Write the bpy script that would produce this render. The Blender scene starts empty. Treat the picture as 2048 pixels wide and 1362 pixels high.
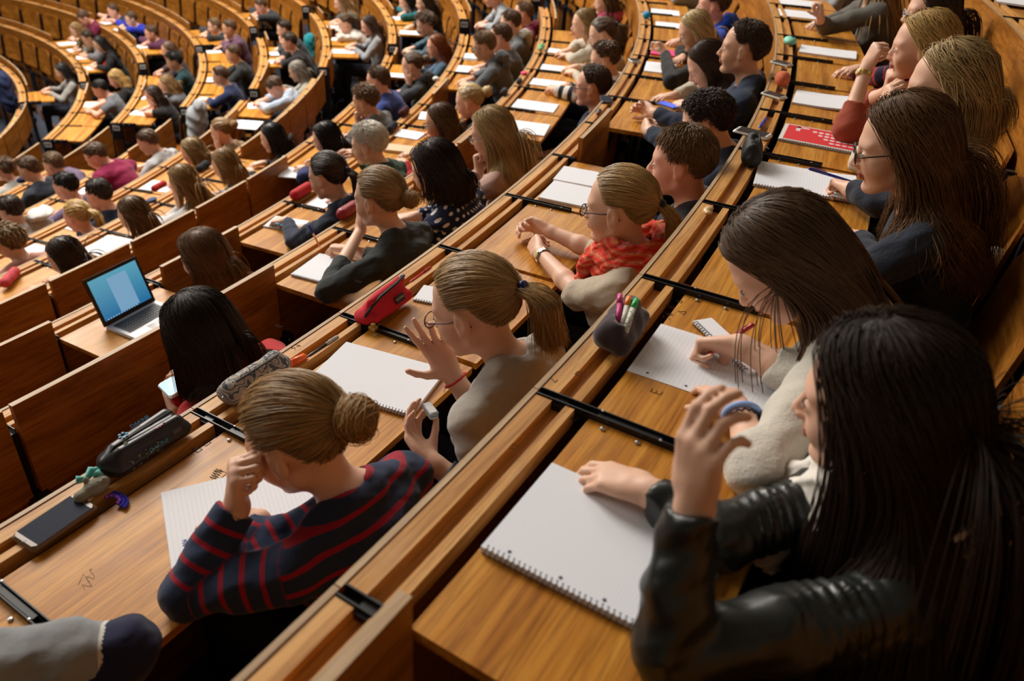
import bpy, math, random
import numpy as np
from mathutils import Vector, Matrix, noise
random.seed(7); RNG = np.random.default_rng(7)
SC = bpy.context.scene; COL = SC.collection
R_ = math.radians
# ---------------------------------------------------------------- camera, light, exposure
CAM = np.array([13.0852, -7.9693, 6.0])
FWD = np.array([0.0, 0.838462, -0.544960]); RGT = np.array([0.997080, 0.041613, 0.064025]); UPV = np.array([-0.076360, 0.543369, 0.836014])
FPX = 1557.0
cd = bpy.data.cameras.new('camera'); cam = bpy.data.objects.new('camera', cd); COL.objects.link(cam)
cam.matrix_world = Matrix(((RGT[0], UPV[0], -FWD[0], CAM[0]), (RGT[1], UPV[1], -FWD[1], CAM[1]), (RGT[2], UPV[2], -FWD[2], CAM[2]), (0, 0, 0, 1)))
cd.sensor_width = 36; cd.lens = FPX*36/2048; cd.clip_start = .05; cd.clip_end = 100
cd.dof.use_dof = True; cd.dof.focus_distance = 2.1; cd.dof.aperture_fstop = 3.2
SC.camera = cam
SC.view_settings.view_transform = 'Standard'; SC.view_settings.look = 'None'; SC.view_settings.gamma = 1
SC.view_settings.use_curve_mapping = False; SC.view_settings.exposure = 0.22
wd = bpy.data.worlds.new('world'); SC.world = wd; wd.use_nodes = True
wd.node_tree.nodes['Background'].inputs[0].default_value = (.95, .90, .85, 1); wd.node_tree.nodes['Background'].inputs[1].default_value = .10
def area(name, loc, sx, sy, power, target=None, col=(1, .93, .84)):
    l = bpy.data.lights.new(name, 'AREA'); l.shape = 'RECTANGLE'; l.size = sx; l.size_y = sy; l.energy = power; l.color = col
    o = bpy.data.objects.new(name, l); COL.objects.link(o); o.location = loc
    if target is not None:
        o.rotation_euler = (Vector(target)-Vector(loc)).to_track_quat('-Z', 'Y').to_euler()
    return o
area('ceiling_light', (7.0, 2.0, 11.5), 5, 5, 1450, (9, -1, 3))
area('ceiling_light', (0.0, -3.0, 11.0), 5, 5, 560, (6, -3, 3))
area('ceiling_light', (2.0, 9.0, 11.0), 5, 5, 560, (5, 6, 3))
area('ceiling_light', (12.5, 5.0, 11.5), 3, 5, 300, (12, 0, 4))
# ---------------------------------------------------------------- the rows: arcs around the world origin
RA = 14.7988; DR = .83285; WB = .53293
LZT = {-2: 5.8467, -1: 5.5017, 0: 5.1567, 1: 4.812, 2: 4.4632, 3: 4.1373, 4: 3.8214, 5: 3.5214, 6: 3.2348, 7: 2.9882, 8: 2.7658, 9: 2.534, 10: 2.2903, 11: 2.06, 12: 1.85}
RK = lambda k: RA-k*DR
LZ = lambda k: LZT[k]
FLH = .79                                     # ledge height above its own row's floor
def ray(px, py):
    d = FWD*FPX+RGT*(px-1024)-UPV*(py-681); return d/np.linalg.norm(d)
def at(px, py, z):
    d = ray(px, py); return CAM+d*((z-CAM[2])/d[2])
def pol(P): return math.hypot(P[0], P[1]), math.degrees(math.atan2(P[1], P[0]))
def xyz(R, deg, z): return np.array([R*math.cos(R_(deg)), R*math.sin(R_(deg)), z])
# ---------------------------------------------------------------- materials
MATS = {}
def mat(name, col, rough=.55, spec=.4, metal=0., emis=None, noise_amt=0, noise_scale=8, bump=0, sheen=0, trans=0, sss=0):
    if name in MATS: return MATS[name]
    m = bpy.data.materials.new(name); m.use_nodes = True; nt = m.node_tree; b = nt.nodes['Principled BSDF']
    b.inputs['Base Color'].default_value = (*col, 1); b.inputs['Roughness'].default_value = rough
    b.inputs['Specular IOR Level'].default_value = spec; b.inputs['Metallic'].default_value = metal
    if sheen: b.inputs['Sheen Weight'].default_value = sheen
    if trans: b.inputs['Transmission Weight'].default_value = trans
    if emis: b.inputs['Emission Color'].default_value = (*emis[:3], 1); b.inputs['Emission Strength'].default_value = emis[3]
    if noise_amt or bump:
        tc = nt.nodes.new('ShaderNodeTexCoord'); n = nt.nodes.new('ShaderNodeTexNoise'); n.inputs['Scale'].default_value = noise_scale; n.inputs['Detail'].default_value = 5
        nt.links.new(tc.outputs['Object'], n.inputs['Vector'])
        if noise_amt:
            mx = nt.nodes.new('ShaderNodeMix'); mx.data_type = 'RGBA'
            mx.inputs[6].default_value = (*[c*(1-noise_amt) for c in col], 1); mx.inputs[7].default_value = (*[min(1, c*(1+noise_amt)) for c in col], 1)
            nt.links.new(n.outputs['Fac'], mx.inputs[0]); nt.links.new(mx.outputs[2], b.inputs['Base Color'])
        if bump:
            bp = nt.nodes.new('ShaderNodeBump'); bp.inputs['Strength'].default_value = bump; bp.inputs['Distance'].default_value = .004
            nt.links.new(n.outputs['Fac'], bp.inputs['Height']); nt.links.new(bp.outputs[0], b.inputs['Normal'])
    MATS[name] = m; return m
def wood(name, c1, c2, c3, rough=.32, grain=(1.2, 26, 26), spec=.5, doodle=0):
    if name in MATS: return MATS[name]
    m = bpy.data.materials.new(name); m.use_nodes = True; nt = m.node_tree; N = nt.nodes.new; L = nt.links.new; b = nt.nodes['Principled BSDF']
    tc = N('ShaderNodeTexCoord'); oi = N('ShaderNodeObjectInfo'); cm = N('ShaderNodeMath'); cm.operation = 'MULTIPLY'; cm.inputs[1].default_value = 37.
    L(oi.outputs['Random'], cm.inputs[0]); ad = N('ShaderNodeVectorMath'); ad.operation = 'ADD'; L(tc.outputs['Object'], ad.inputs[0]); L(cm.outputs[0], ad.inputs[1])
    mp = N('ShaderNodeMapping'); mp.inputs['Scale'].default_value = grain; L(ad.outputs[0], mp.inputs['Vector'])
    n1 = N('ShaderNodeTexNoise'); n1.inputs['Scale'].default_value = 1.; n1.inputs['Detail'].default_value = 3; n1.inputs['Distortion'].default_value = .6; L(mp.outputs[0], n1.inputs['Vector'])
    mp2 = N('ShaderNodeMapping'); mp2.inputs['Scale'].default_value = tuple(g*6 for g in grain); L(ad.outputs[0], mp2.inputs['Vector'])
    n2 = N('ShaderNodeTexNoise'); n2.inputs['Scale'].default_value = 1.; n2.inputs['Detail'].default_value = 6; n2.inputs['Roughness'].default_value = .65; L(mp2.outputs[0], n2.inputs['Vector'])
    cr = N('ShaderNodeValToRGB'); e = cr.color_ramp.elements; e[0].position = .32; e[0].color = (*c1, 1); e[1].position = .68; e[1].color = (*c3, 1)
    k = cr.color_ramp.elements.new(.5); k.color = (*c2, 1); L(n1.outputs['Fac'], cr.inputs[0])
    mx = N('ShaderNodeMix'); mx.data_type = 'RGBA'; mx.blend_type = 'MULTIPLY'; mx.inputs[0].default_value = .75
    r2 = N('ShaderNodeValToRGB'); r2.color_ramp.elements[0].position = .36; r2.color_ramp.elements[0].color = (.5, .42, .36, 1); r2.color_ramp.elements[1].position = .56; r2.color_ramp.elements[1].color = (1, 1, 1, 1)
    L(n2.outputs['Fac'], r2.inputs[0]); L(cr.outputs[0], mx.inputs[6]); L(r2.outputs[0], mx.inputs[7]); out = mx.outputs[2]
    # worn, greyish patches and scuffs
    n3 = N('ShaderNodeTexNoise'); n3.inputs['Scale'].default_value = 9; n3.inputs['Detail'].default_value = 4; L(ad.outputs[0], n3.inputs['Vector'])
    r3 = N('ShaderNodeValToRGB'); r3.color_ramp.elements[0].position = .55; r3.color_ramp.elements[0].color = (0, 0, 0, 1); r3.color_ramp.elements[1].position = .8; r3.color_ramp.elements[1].color = (.5, .5, .5, 1)
    L(n3.outputs['Fac'], r3.inputs[0]); m3 = N('ShaderNodeMix'); m3.data_type = 'RGBA'; L(r3.outputs[0], m3.inputs[0]); L(out, m3.inputs[6]); m3.inputs[7].default_value = (c3[0]*.9, c3[1]*.95, c3[2]*1.5, 1); out = m3.outputs[2]
    L(out, b.inputs['Base Color']); b.inputs['Specular IOR Level'].default_value = spec
    rr = N('ShaderNodeMapRange'); rr.inputs['To Min'].default_value = rough-.08; rr.inputs['To Max'].default_value = rough+.16; L(n3.outputs['Fac'], rr.inputs[0]); L(rr.outputs[0], b.inputs['Roughness'])
    bp = N('ShaderNodeBump'); bp.inputs['Strength'].default_value = .12; bp.inputs['Distance'].default_value = .001; L(n2.outputs['Fac'], bp.inputs['Height']); L(bp.outputs[0], b.inputs['Normal'])
    MATS[name] = m; return m
W_DESK = wood('desk wood', (.40, .145, .012), (.56, .235, .026), (.66, .31, .048), .36, spec=.28)
W_LEDGE = wood('ledge wood', (.46, .20, .040), (.60, .29, .070), (.70, .38, .12), .45, spec=.3)
W_STRIP = wood('ply edge', (.40, .25, .12), (.50, .33, .17), (.58, .40, .22), .5, grain=(1.2, 60, 60))
W_SHADED = wood('shaded wood', (.25, .085, .008), (.34, .125, .013), (.42, .165, .022), .40, spec=.25, grain=(1.2, 14, 14))  # desktop wood again, darker: shade of upright faces is put into the colour
M_BLACK = mat('black steel', (.010, .010, .012), .4, .35)
M_STEEL = mat('steel', (.5, .5, .5), .3, .5, .9)
M_FLOOR = mat('floor lino', (.035, .045, .07), .6, .3, noise_amt=.3, noise_scale=3)
M_PAPER = mat('paper', (.84, .86, .9), .7, .2)
# ---------------------------------------------------------------- helpers
def tag(o, label=None, cat=None, group=None, kind=None):
    if label: o['label'] = label
    if cat: o['category'] = cat
    if group: o['group'] = group
    if kind: o['kind'] = kind
    return o
def mesh_from(name, V, F, mats, smooth=True, mi=None):
    me = bpy.data.meshes.new(name); V = np.asarray(V, np.float32)
    if isinstance(F, np.ndarray):
        k = F.shape[1]; me.vertices.add(len(V)); me.vertices.foreach_set('co', V.ravel()); me.loops.add(F.size); me.loops.foreach_set('vertex_index', F.astype(np.int32).ravel())
        me.polygons.add(len(F)); me.polygons.foreach_set('loop_start', np.arange(0, F.size, k, dtype=np.int32)); me.polygons.foreach_set('loop_total', np.full(len(F), k, np.int32))
        me.update(calc_edges=True)
    else:
        me.from_pydata(V.tolist(), [], F); me.update()
    for m in (mats if isinstance(mats, (list, tuple)) else [mats]): me.materials.append(m)
    if mi is not None: me.polygons.foreach_set('material_index', np.asarray(mi, np.int32))
    me.polygons.foreach_set('use_smooth', np.full(len(me.polygons), smooth)); me.update()
    return me
def link(name, me, parent=None, loc=None, rotz=None):
    o = bpy.data.objects.new(name, me); COL.objects.link(o)
    if parent is not None: o.parent = parent
    if loc is not None: o.location = loc
    if rotz is not None: o.rotation_euler = (0, 0, rotz)
    return o
def empty(name, loc, rotz=0):
    o = link(name, None, None, loc, rotz); o.empty_display_size = .1; return o
class MB:
    """collects boxes, tubes and strips into one mesh"""
    def __init__(s): s.V = []; s.F = []; s.M = []
    def add(s, V, F, m=0):
        b = len(s.V); s.V += [tuple(v) for v in V]; s.F += [tuple(b+i for i in f) for f in F]; s.M += [m]*len(F)
    def box(s, lo, hi, m=0, T=None, bev=0):
        x0, y0, z0 = lo; x1, y1, z1 = hi
        if bev:
            a = bev; P = [(x0+a, y0), (x1-a, y0), (x1, y0+a), (x1, y1-a), (x1-a, y1), (x0+a, y1), (x0, y1-a), (x0, y0+a)]; n = 8
            V = [(x, y, z0) for x, y in P]+[(x, y, z1-a) for x, y in P]
            cx, cy = (x0+x1)/2, (y0+y1)/2
            V += [(x+(a if x < cx else -a)*.8, y+(a if y < cy else -a)*.8, z1) for x, y in P]
            F = [tuple(range(n-1, -1, -1)), tuple(range(2*n, 3*n))]
            for l in (0, 1):
                F += [(l*n+i, l*n+(i+1) % n, (l+1)*n+(i+1) % n, (l+1)*n+i) for i in range(n)]
        else:
            V = [(x0, y0, z0), (x1, y0, z0), (x1, y1, z0), (x0, y1, z0), (x0, y0, z1), (x1, y0, z1), (x1, y1, z1), (x0, y1, z1)]
            F = [(3, 2, 1, 0), (4, 5, 6, 7), (0, 1, 5, 4), (1, 2, 6, 5), (2, 3, 7, 6), (3, 0, 4, 7)]
        if T is not None: V = [tuple(T @ Vector(v)) for v in V]
        s.add(V, F, m)
    def tube(s, pts, r, n=8, m=0, caps=True):
        pts = [Vector(p) for p in pts]; rs = r if hasattr(r, '__len__') else [r]*len(pts); V = []; F = []; ref = None
        for i, p in enumerate(pts):
            d = (pts[min(i+1, len(pts)-1)]-pts[max(i-1, 0)]).normalized()
            if ref is None: ref = d.orthogonal().normalized()
            ref = (ref-d*ref.dot(d)).normalized(); q = d.cross(ref)
            V += [tuple(p+(ref*math.cos(2*math.pi*j/n)+q*math.sin(2*math.pi*j/n))*rs[i]) for j in range(n)]
        for i in range(len(pts)-1):
            F += [(i*n+j, i*n+(j+1) % n, (i+1)*n+(j+1) % n, (i+1)*n+j) for j in range(n)]
        if caps: F += [tuple(range(n-1, -1, -1)), tuple((len(pts)-1)*n+j for j in range(n))]
        s.add(V, F, m)
    def ell(s, c, r, nu=16, nv=10, m=0, T=None):
        V = [];
        for i in range(nv+1):
            t = math.pi*i/nv
            for j in range(nu):
                a = 2*math.pi*j/nu; V.append(Vector((c[0]+r[0]*math.sin(t)*math.cos(a), c[1]+r[1]*math.sin(t)*math.sin(a), c[2]+r[2]*math.cos(t))))
        if T is not None: V = [T @ v for v in V]
        F = [(i*nu+j, (i+1)*nu+j, (i+1)*nu+(j+1) % nu, i*nu+(j+1) % nu) for i in range(nv) for j in range(nu)]
        s.add([tuple(v) for v in V], F, m)
    def arc(s, prof, R0, a0, a1, n, m=0, x0=0.):
        """sweep a closed (dr, z) profile along an arc; local frame: x = along the row, y = outward (away from the stage), origin at radius R0, angle 0"""
        V = []; F = []; k = len(prof)
        for i in range(n+1):
            a = a0+(a1-a0)*i/n
            for dr, z in prof:
                R = R0+dr; V.append((-R*math.sin(a), R*math.cos(a)-R0, z))
        for i in range(n):
            F += [(i*k+j, (i+1)*k+j, (i+1)*k+(j+1) % k, i*k+(j+1) % k) for j in range(k)]
        F += [tuple(range(k)), tuple(n*k+j for j in range(k-1, -1, -1))]
        s.add(V, F, m)
    def build(s, name, mats, parent=None, loc=None, rotz=None, smooth=False):
        return link(name, s.mesh(name, mats, smooth), parent, loc, rotz)
    def mesh(s, name, mats, smooth=False):
        return mesh_from(name, s.V, s.F, mats, smooth, s.M if isinstance(mats, (list, tuple)) and len(mats) > 1 else None)
# ---------------------------------------------------------------- the hall
# local frame of a desk bay: origin on the arc at the ledge's stage side edge, +y away from the stage, +x along the row
AISLE1 = (5.3, 8.0); AISLE2 = (25., 28.)
ANCH = {-2: -29.5, -1: -30.4, 0: -29.53, 1: -27.93, 2: -21.35, 3: -18.05, 4: -20.39, 5: -17.16, 6: -10.44, 7: -10.19, 8: 5.3-14*3.752, 9: 5.3-12*4.18, 10: 5.3-11*4.72, 11: 5.3-10*5.4}
START = {-2: -26, -1: -33, 0: -36, 1: -35, 2: -33, 3: -31, 4: -29, 5: -27, 6: -25, 7: -21, 8: -18, 9: -12, 10: -6, 11: 2}
END3 = {-2: 4, -1: 5, 0: 5, 1: 16, 2: 26, 3: 40, 4: 52, 5: 64, 6: 76, 7: 84, 8: 84, 9: 80, 10: 72, 11: 60}
def bays(k):
    st = math.degrees(WB/RK(k)); out = []
    a = ANCH[k]
    while a > START[k]: a -= st
    for lo, hi in ((a, AISLE1[0]), (AISLE1[1], AISLE2[0]), (AISLE2[1], END3[k])):
        if k <= 0 and lo < 0: hi = END3[k]
        x = lo
        while x < hi-st*.55 and x < END3[k]:
            e = x+st
            if hi-e < st*.4: e = hi
            out.append((x, min(e, hi), lo)); x = e
    return out
DESKS = []          # (k, a0, a1, object) for the labels
LM = {}
def bay_meshes(k, wdeg):
    key = (k, round(wdeg, 3))
    if key in LM: return LM[key]
    R = RK(k); h = R_(wdeg)/2; g = .0125/R; n = 4; D = {}
    b = MB(); b.arc([(.012, -.020), (.012, 0), (.045, 0), (.045, -.018), (.072, -.018), (.072, 0), (.090, 0), (.090, -.034), (.012, -.034)], R, -h+g, h-g, n)
    D['ledge'] = b.mesh('ledge', W_LEDGE)
    fl = -FLH-(LZ(k)-LZ(k+1)) if k+1 in LZT else -1.1
    b = MB(); b.arc([(0, fl), (0, .002), (.0105, .002), (.0105, fl)], R, -h+.001/R, h-.001/R, n)
    pm = b.mesh('front_panel', [W_SHADED, W_STRIP])
    for p in pm.polygons:
        if abs(p.normal.z) > .9 and p.center.z > -.05: p.material_index = 1
    D['front_panel'] = pm
    b = MB(); b.arc([(.118, -.030), (.118, -.010), (.455, -.010), (.455, -.030)], R, -h+g*.85, h-g*.85, n)
    D['desktop'] = b.mesh('desktop', W_DESK)
    b = MB(); b.arc([(.122, -.245), (.122, .092), (.141, .092), (.141, -.245)], R, -h+g*1.1, h-g*1.1, n)
    fm = b.mesh('desktop', [W_SHADED, W_STRIP])
    for p in fm.polygons:
        if abs(p.normal.z) > .9 and p.center.z > .05: p.material_index = 1
    D['folded'] = fm
    # the black steel rail on the low-angle side of the bay, local x = +
    for nm, RL in (('rail', .285), ('rail_short', .118)):
        b = MB(); rx = R*math.sin(h); ry = R*math.cos(h)-R
        T = Matrix.Translation((rx, ry, 0)) @ Matrix.Rotation(-h, 4, 'Z')
        b.box((-.0105, .012, -.045), (-.0080, RL, .003), 0, T); b.box((.0080, .012, -.045), (.0105, RL, .003), 0, T)
        b.box((-.008, .012, -.045), (.008, RL, -.012), 0, T)
        b.box((-.016, .046, -.034), (.016, .071, -.004), 0, T)
        if RL > .2:
            b.box((-.0055, .13, -.012), (.0055, .25, -.002), 0, T)
            b.ell((-.009, .135, .003), (.003, .003, .0015), 8, 4, 1, T); b.ell((.009, .25, .003), (.003, .003, .0015), 8, 4, 1, T)
            b.ell((.024, .215, -.008), (.005, .005, .003), 8, 4, 1, T); b.ell((.024, .150, -.008), (.005, .005, .003), 8, 4, 1, T)
        b.box((-.012, .10, -.36), (.012, .118, -.045), 0, T); b.box((-.028, .118, -.30), (.028, .165, -.235), 0, T); b.ell((.0, .166, -.25), (.006, .004, .006), 8, 4, 1, T); b.ell((.018, .166, -.285), (.005, .004, .005), 8, 4, 1, T)
        b.box((-.009, .095, fl), (.009, .12, -.35), 0, T)
        D[nm] = b.mesh('rail', [M_BLACK, M_STEEL])
    LM[key] = D; return D
# folding seat, hung on the panel behind: local frame like the bay it belongs to
def seat_meshes():
    b = MB(); w = .232; z0, z1 = -.27, .115; pts = []
    for i in range(9): a = math.pi/2*i/8; pts.append((w-.09+.09*math.sin(a), z1-.09+.09*math.cos(a)))
    out = pts[:]+[(w, z0+.03), (w-.03, z0)]; out = [(x, z) for x, z in out]+[(-x, z) for x, z in reversed(out)]
    n = len(out)
    def yy(x, z, t): return .775+.030*(x/w)**2*-1+.045*((z-z0)/(z1-z0))+t
    V = [(x, yy(x, z, 0), z) for x, z in out]+[(x, yy(x, z, .012), z) for x, z in out]
    V += [(0, yy(0, -.1, 0)+.002, -.1), (0, yy(0, -.1, .012), -.1)]
    F = [(i, (i+1) % n, n+(i+1) % n, n+i) for i in range(n)]+[(2*n, (i+1) % n, i) for i in range(n)]+[(2*n+1, n+i, n+(i+1) % n) for i in range(n)]
    b.add(V, F); back = b.mesh('backrest', W_SHADED)
    b = MB(); b.box((-.21, .44, -.375), (.21, .79, -.357), 0, None, .015); pan = b.mesh('seat_pan', W_SHADED)
    b = MB(); b.box((-.03, .70, -FLH), (.03, .75, -.375)); b.box((-.20, .74, -.42), (.20, .775, -.375)); b.box((.236, .800, -.40), (.260, .826, .08)); b.box((-.260, .800, -.40), (-.236, .826, .08)); leg = b.mesh('bracket_and_gap_shade', M_BLACK)  # tall side bars are black strips standing in for shade between the seat backs
    return back, pan, leg
SEATM = seat_meshes()
# ---------------------------------------------------------------- smooth solid modelling: distance fields meshed with surface nets
def nrm(v): v = np.asarray(v, float); return v/max(np.linalg.norm(v), 1e-9)
def cap(a, b, ra, rb, k=.02, cut=None): return ('c', np.asarray(a, float), np.asarray(b, float), ra, rb, k, cut)
def ell(c, r, k=.02, M=None): return ('e', np.asarray(c, float), np.asarray(r, float), None if M is None else np.asarray(M, float), k)
def d_prim(p, P):
    if p[0] == 'c':
        a, b = p[1], p[2]; ab = b-a; L2 = ab @ ab+1e-12; t = np.clip((P-a) @ ab/L2, 0, 1)
        q = P-(a+t[:, None]*ab); d = np.sqrt((q*q).sum(1))-(p[3]+(p[4]-p[3])*t)
        if p[6] is not None:
            d = np.maximum(d, (P-b) @ (ab/math.sqrt(L2))-p[6])
        return d
    q = P-p[1]
    if p[3] is not None: q = q @ p[3]            # rows of q into the ellipsoid's axes (columns of M)
    r = p[2]; k0 = np.sqrt(((q/r)**2).sum(1)); k1 = np.sqrt(((q/(r*r))**2).sum(1))+1e-9
    return k0*(k0-1)/k1
def d_all(prims, P):
    D = None
    for p in prims:
        neg = p[0] == '-'
        if neg: p = p[1]
        k = p[5] if p[0] == 'c' else p[4]; d = d_prim(p, P)
        if D is None: D = d; continue
        if neg:
            d = -d; h = np.maximum(k-np.abs(D-d), 0)/k; D = np.maximum(D, d)+h*h*k*.25
        else:
            h = np.maximum(k-np.abs(D-d), 0)/k; D = np.minimum(D, d)-h*h*k*.25
    return D
def fold(P, s, amp, seed):
    q = P*s+seed
    return amp*(np.sin(q[:, 0]*1.0+1.7*np.sin(q[:, 2]*.8+seed))*np.sin(q[:, 1]*1.1+q[:, 2]*1.3)+.6*np.sin(q[:, 2]*2.3+q[:, 0]*1.9+1.2*np.sin(q[:, 1]*1.7)))
def bounds(prims):
    lo = np.full(3, 9e9); hi = -lo
    for p in prims:
        if p[0] == '-': continue
        if p[0] == 'c':
            r = max(p[3], p[4])
            for e in (p[1], p[2]): lo = np.minimum(lo, e-r); hi = np.maximum(hi, e+r)
        else: r = p[2].max(); lo = np.minimum(lo, p[1]-r); hi = np.maximum(hi, p[1]+r)
    return lo, hi
def sdf_mesh(prims, res, disp=None):
    lo, hi = bounds(prims); B = 4; lo = lo-res*3; n = (np.ceil((hi-lo+res*3)/(res*B)).astype(int)+1)
    cs = res*B
    G = np.stack(np.meshgrid(*[lo[i]+(np.arange(n[i])+.5)*cs for i in range(3)], indexing='ij'), -1).reshape(-1, 3)
    d = np.concatenate([d_all(prims, G[i:i+400000]) for i in range(0, len(G), 400000)])
    d3 = d.reshape(n); act = np.abs(d3) < cs*1.3+.006
    N = n*B; F = np.repeat(np.repeat(np.repeat(np.where(d3 < 0, -1, 1).astype(np.float32), B, 0), B, 1), B, 2)
    idx = np.argwhere(act); sub = np.stack(np.meshgrid(*[np.arange(B)]*3, indexing='ij'), -1).reshape(-1, 3)
    # evaluate finely in small groups of blocks, each with only the shapes that reach it
    G6 = 6; key = (idx//G6) @ np.array([1, 1000, 1000000]); order = np.argsort(key, kind='stable'); idx = idx[order]; key = key[order]; cutp = np.flatnonzero(np.diff(key))+1; Is = []; vs = []
    pb = []
    for p in prims:
        q = p[1] if p[0] == '-' else p
        if q[0] == 'c': r = max(q[3], q[4]); pb.append((np.minimum(q[1], q[2])-r, np.maximum(q[1], q[2])+r, q[5]))
        else: r = q[2].max(); pb.append((q[1]-r, q[1]+r, q[4]))
    for g in np.split(idx, cutp):
        I = (g[:, None, :]*B+sub[None]).reshape(-1, 3); P = lo+(I+.5)*res; a0 = P.min(0); a1 = P.max(0); use = []; mg = cs*2.8+.012
        for p, (l, h_, k_) in zip(prims, pb):
            gap = np.maximum(np.maximum(l-a1, a0-h_), 0)
            if gap @ gap < (mg+k_)**2: use.append(p)
        while use and use[0][0] == '-': use = use[1:]
        if not use: use = prims
        Is.append(I); vs.append(d_all(use, P)+(disp(P) if disp else 0))
    I = np.concatenate(Is); v = np.concatenate(vs)
    F[I[:, 0], I[:, 1], I[:, 2]] = v
    # surface nets
    S = F < 0; c = [S[x:N[0]-1+x, y:N[1]-1+y, z:N[2]-1+z] for x in (0, 1) for y in (0, 1) for z in (0, 1)]
    su = sum(a.astype(np.int8) for a in c); cell = np.argwhere((su > 0) & (su < 8))
    vid = -np.ones(tuple(N-1), np.int32); vid[cell[:, 0], cell[:, 1], cell[:, 2]] = np.arange(len(cell))
    acc = np.zeros((len(cell), 3)); cnt = np.zeros(len(cell)); off = [(x, y, z) for x in (0, 1) for y in (0, 1) for z in (0, 1)]
    cv = [F[cell[:, 0]+o[0], cell[:, 1]+o[1], cell[:, 2]+o[2]] for o in off]
    for i in range(8):
        for j in range(i+1, 8):
            if sum(abs(off[i][t]-off[j][t]) for t in range(3)) != 1: continue
            m = (cv[i] < 0) != (cv[j] < 0); t = cv[i]/(cv[i]-cv[j]+1e-12)
            pt = np.array(off[i])+(np.array(off[j])-np.array(off[i]))*t[:, None]
            acc[m] += pt[m]; cnt[m] += 1
    V = lo+(cell+acc/np.maximum(cnt, 1)[:, None]+.5)*res
    Q = []
    for ax in range(3):
        u, w = [(1, 2), (2, 0), (0, 1)][ax]
        sl0 = [slice(1, -1)]*3; sl1 = [slice(1, -1)]*3; sl0[ax] = slice(0, -1); sl1[ax] = slice(1, None)
        a = S[tuple(sl0)]; b = S[tuple(sl1)]; e = np.argwhere(a != b)
        if not len(e): continue
        sg = a[e[:, 0], e[:, 1], e[:, 2]]; base = e.copy()
        for t in range(3):
            if t != ax: base[:, t] += 1
        def cid(du, dw):
            q = base.copy(); q[:, u] -= du; q[:, w] -= dw; return vid[q[:, 0], q[:, 1], q[:, 2]]
        q = np.stack([cid(0, 0), cid(1, 0), cid(1, 1), cid(0, 1)], 1); q[~sg] = q[~sg][:, ::-1]; Q.append(q)
    Q = np.concatenate(Q); Q = Q[(Q >= 0).all(1)]
    used = np.zeros(len(V), bool); used[Q.ravel()] = True; rm = np.cumsum(used)-1
    return V[used], rm[Q]
def grad(prims, P, e=.002):
    g = np.stack([d_all(prims, P+d)-d_all(prims, P-d) for d in np.eye(3)*e], 1); return g/(np.linalg.norm(g, axis=1, keepdims=True)+1e-9)
# ---------------------------------------------------------------- heads, hands, bodies (person frame: x forward, y to the person's left, z up)
def head_prims(H, M, sex, neck_to):
    def c(x, y, z): return H+M @ np.array([x, y, z])
    j = 1.0 if sex == 'f' else 1.08; nr = .041 if sex == 'f' else .050
    P = [ell(c(-.012, 0, .028), (.096, .076, .086), .02, M), ell(c(.030, 0, -.035), (.056, .056*j, .074), .03, M)]
    for s in (1, -1): P.append(cap(c(.000, .047*s*j, -.062), c(.058, .018*s*j, -.098), .017*j, .014*j, .022))
    P += [ell(c(.070, 0, -.100), (.016*j, .017*j, .014), .018, M), ell(c(.066, 0, .014), (.020, .050, .013*j), .022, M)]
    for s in (1, -1): P.append(('-', ell(c(.094, .031*s, -.006), (.016, .017, .011), .014, M)))
    for s in (1, -1): P += [ell(c(.0745, .031*s, -.007), (.0125, .0135, .010), .004, M), ell(c(.052, .038*s, -.040), (.024, .020, .024), .03, M)]
    P += [cap(c(.082, 0, .004), c(.104, 0, -.034), .0065, .0095, .010), ell(c(.096, .010, -.038), (.009, .007, .006), .006, M), ell(c(.096, -.010, -.038), (.009, .007, .006), .006, M),
          ell(c(.084, 0, -.052), (.010, .014, .010), .012, M), ell(c(.0885, 0, -.0595), (.0085, .021, .0042), .004, M), ell(c(.087, 0, -.0695), (.0085, .018, .005), .004, M)]
    for s in (1, -1):
        P.append(ell(c(-.006, .078*s, -.008), (.019, .0075, .031), .006, M)); P.append(ell(c(.002, .073*s, -.030), (.010, .008, .012), .008, M))
        P.append(('-', ell(c(-.001, .086*s, -.004), (.009, .005, .015), .004, M)))
    P.append(cap(c(-.022, 0, -.060), neck_to, nr, nr*1.08, .030))
    return P
def frame(f, n):
    f = nrm(f); n = np.asarray(n, float); n = nrm(n-f*(n @ f)); return f, n, np.cross(n, f)
HANDS = {'flat': ([8, 8, 10, 14], [12, 14, 16, 20], 8, (.85, .25)), 'relax': ([18, 22, 28, 34], [28, 32, 36, 40], 14, (.75, .35)), 'loose': ([30, 36, 44, 52], [38, 42, 48, 52], 22, (.7, .45)), 'curl': ([45, 52, 58, 62], [60, 65, 68, 70], 35, (.6, .5)),
         'fist': ([75, 80, 84, 86], [85, 88, 90, 90], 55, (.35, .75)), 'write': ([42, 52, 68, 78], [46, 58, 76, 82], 34, (.55, .75)), 'open': ([4, 10, 22, 34], [8, 14, 26, 40], 4, (.35, .1)), 'pinch': ([38, 30, 26, 30], [40, 30, 30, 34], 30, (.75, .75))}
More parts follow.
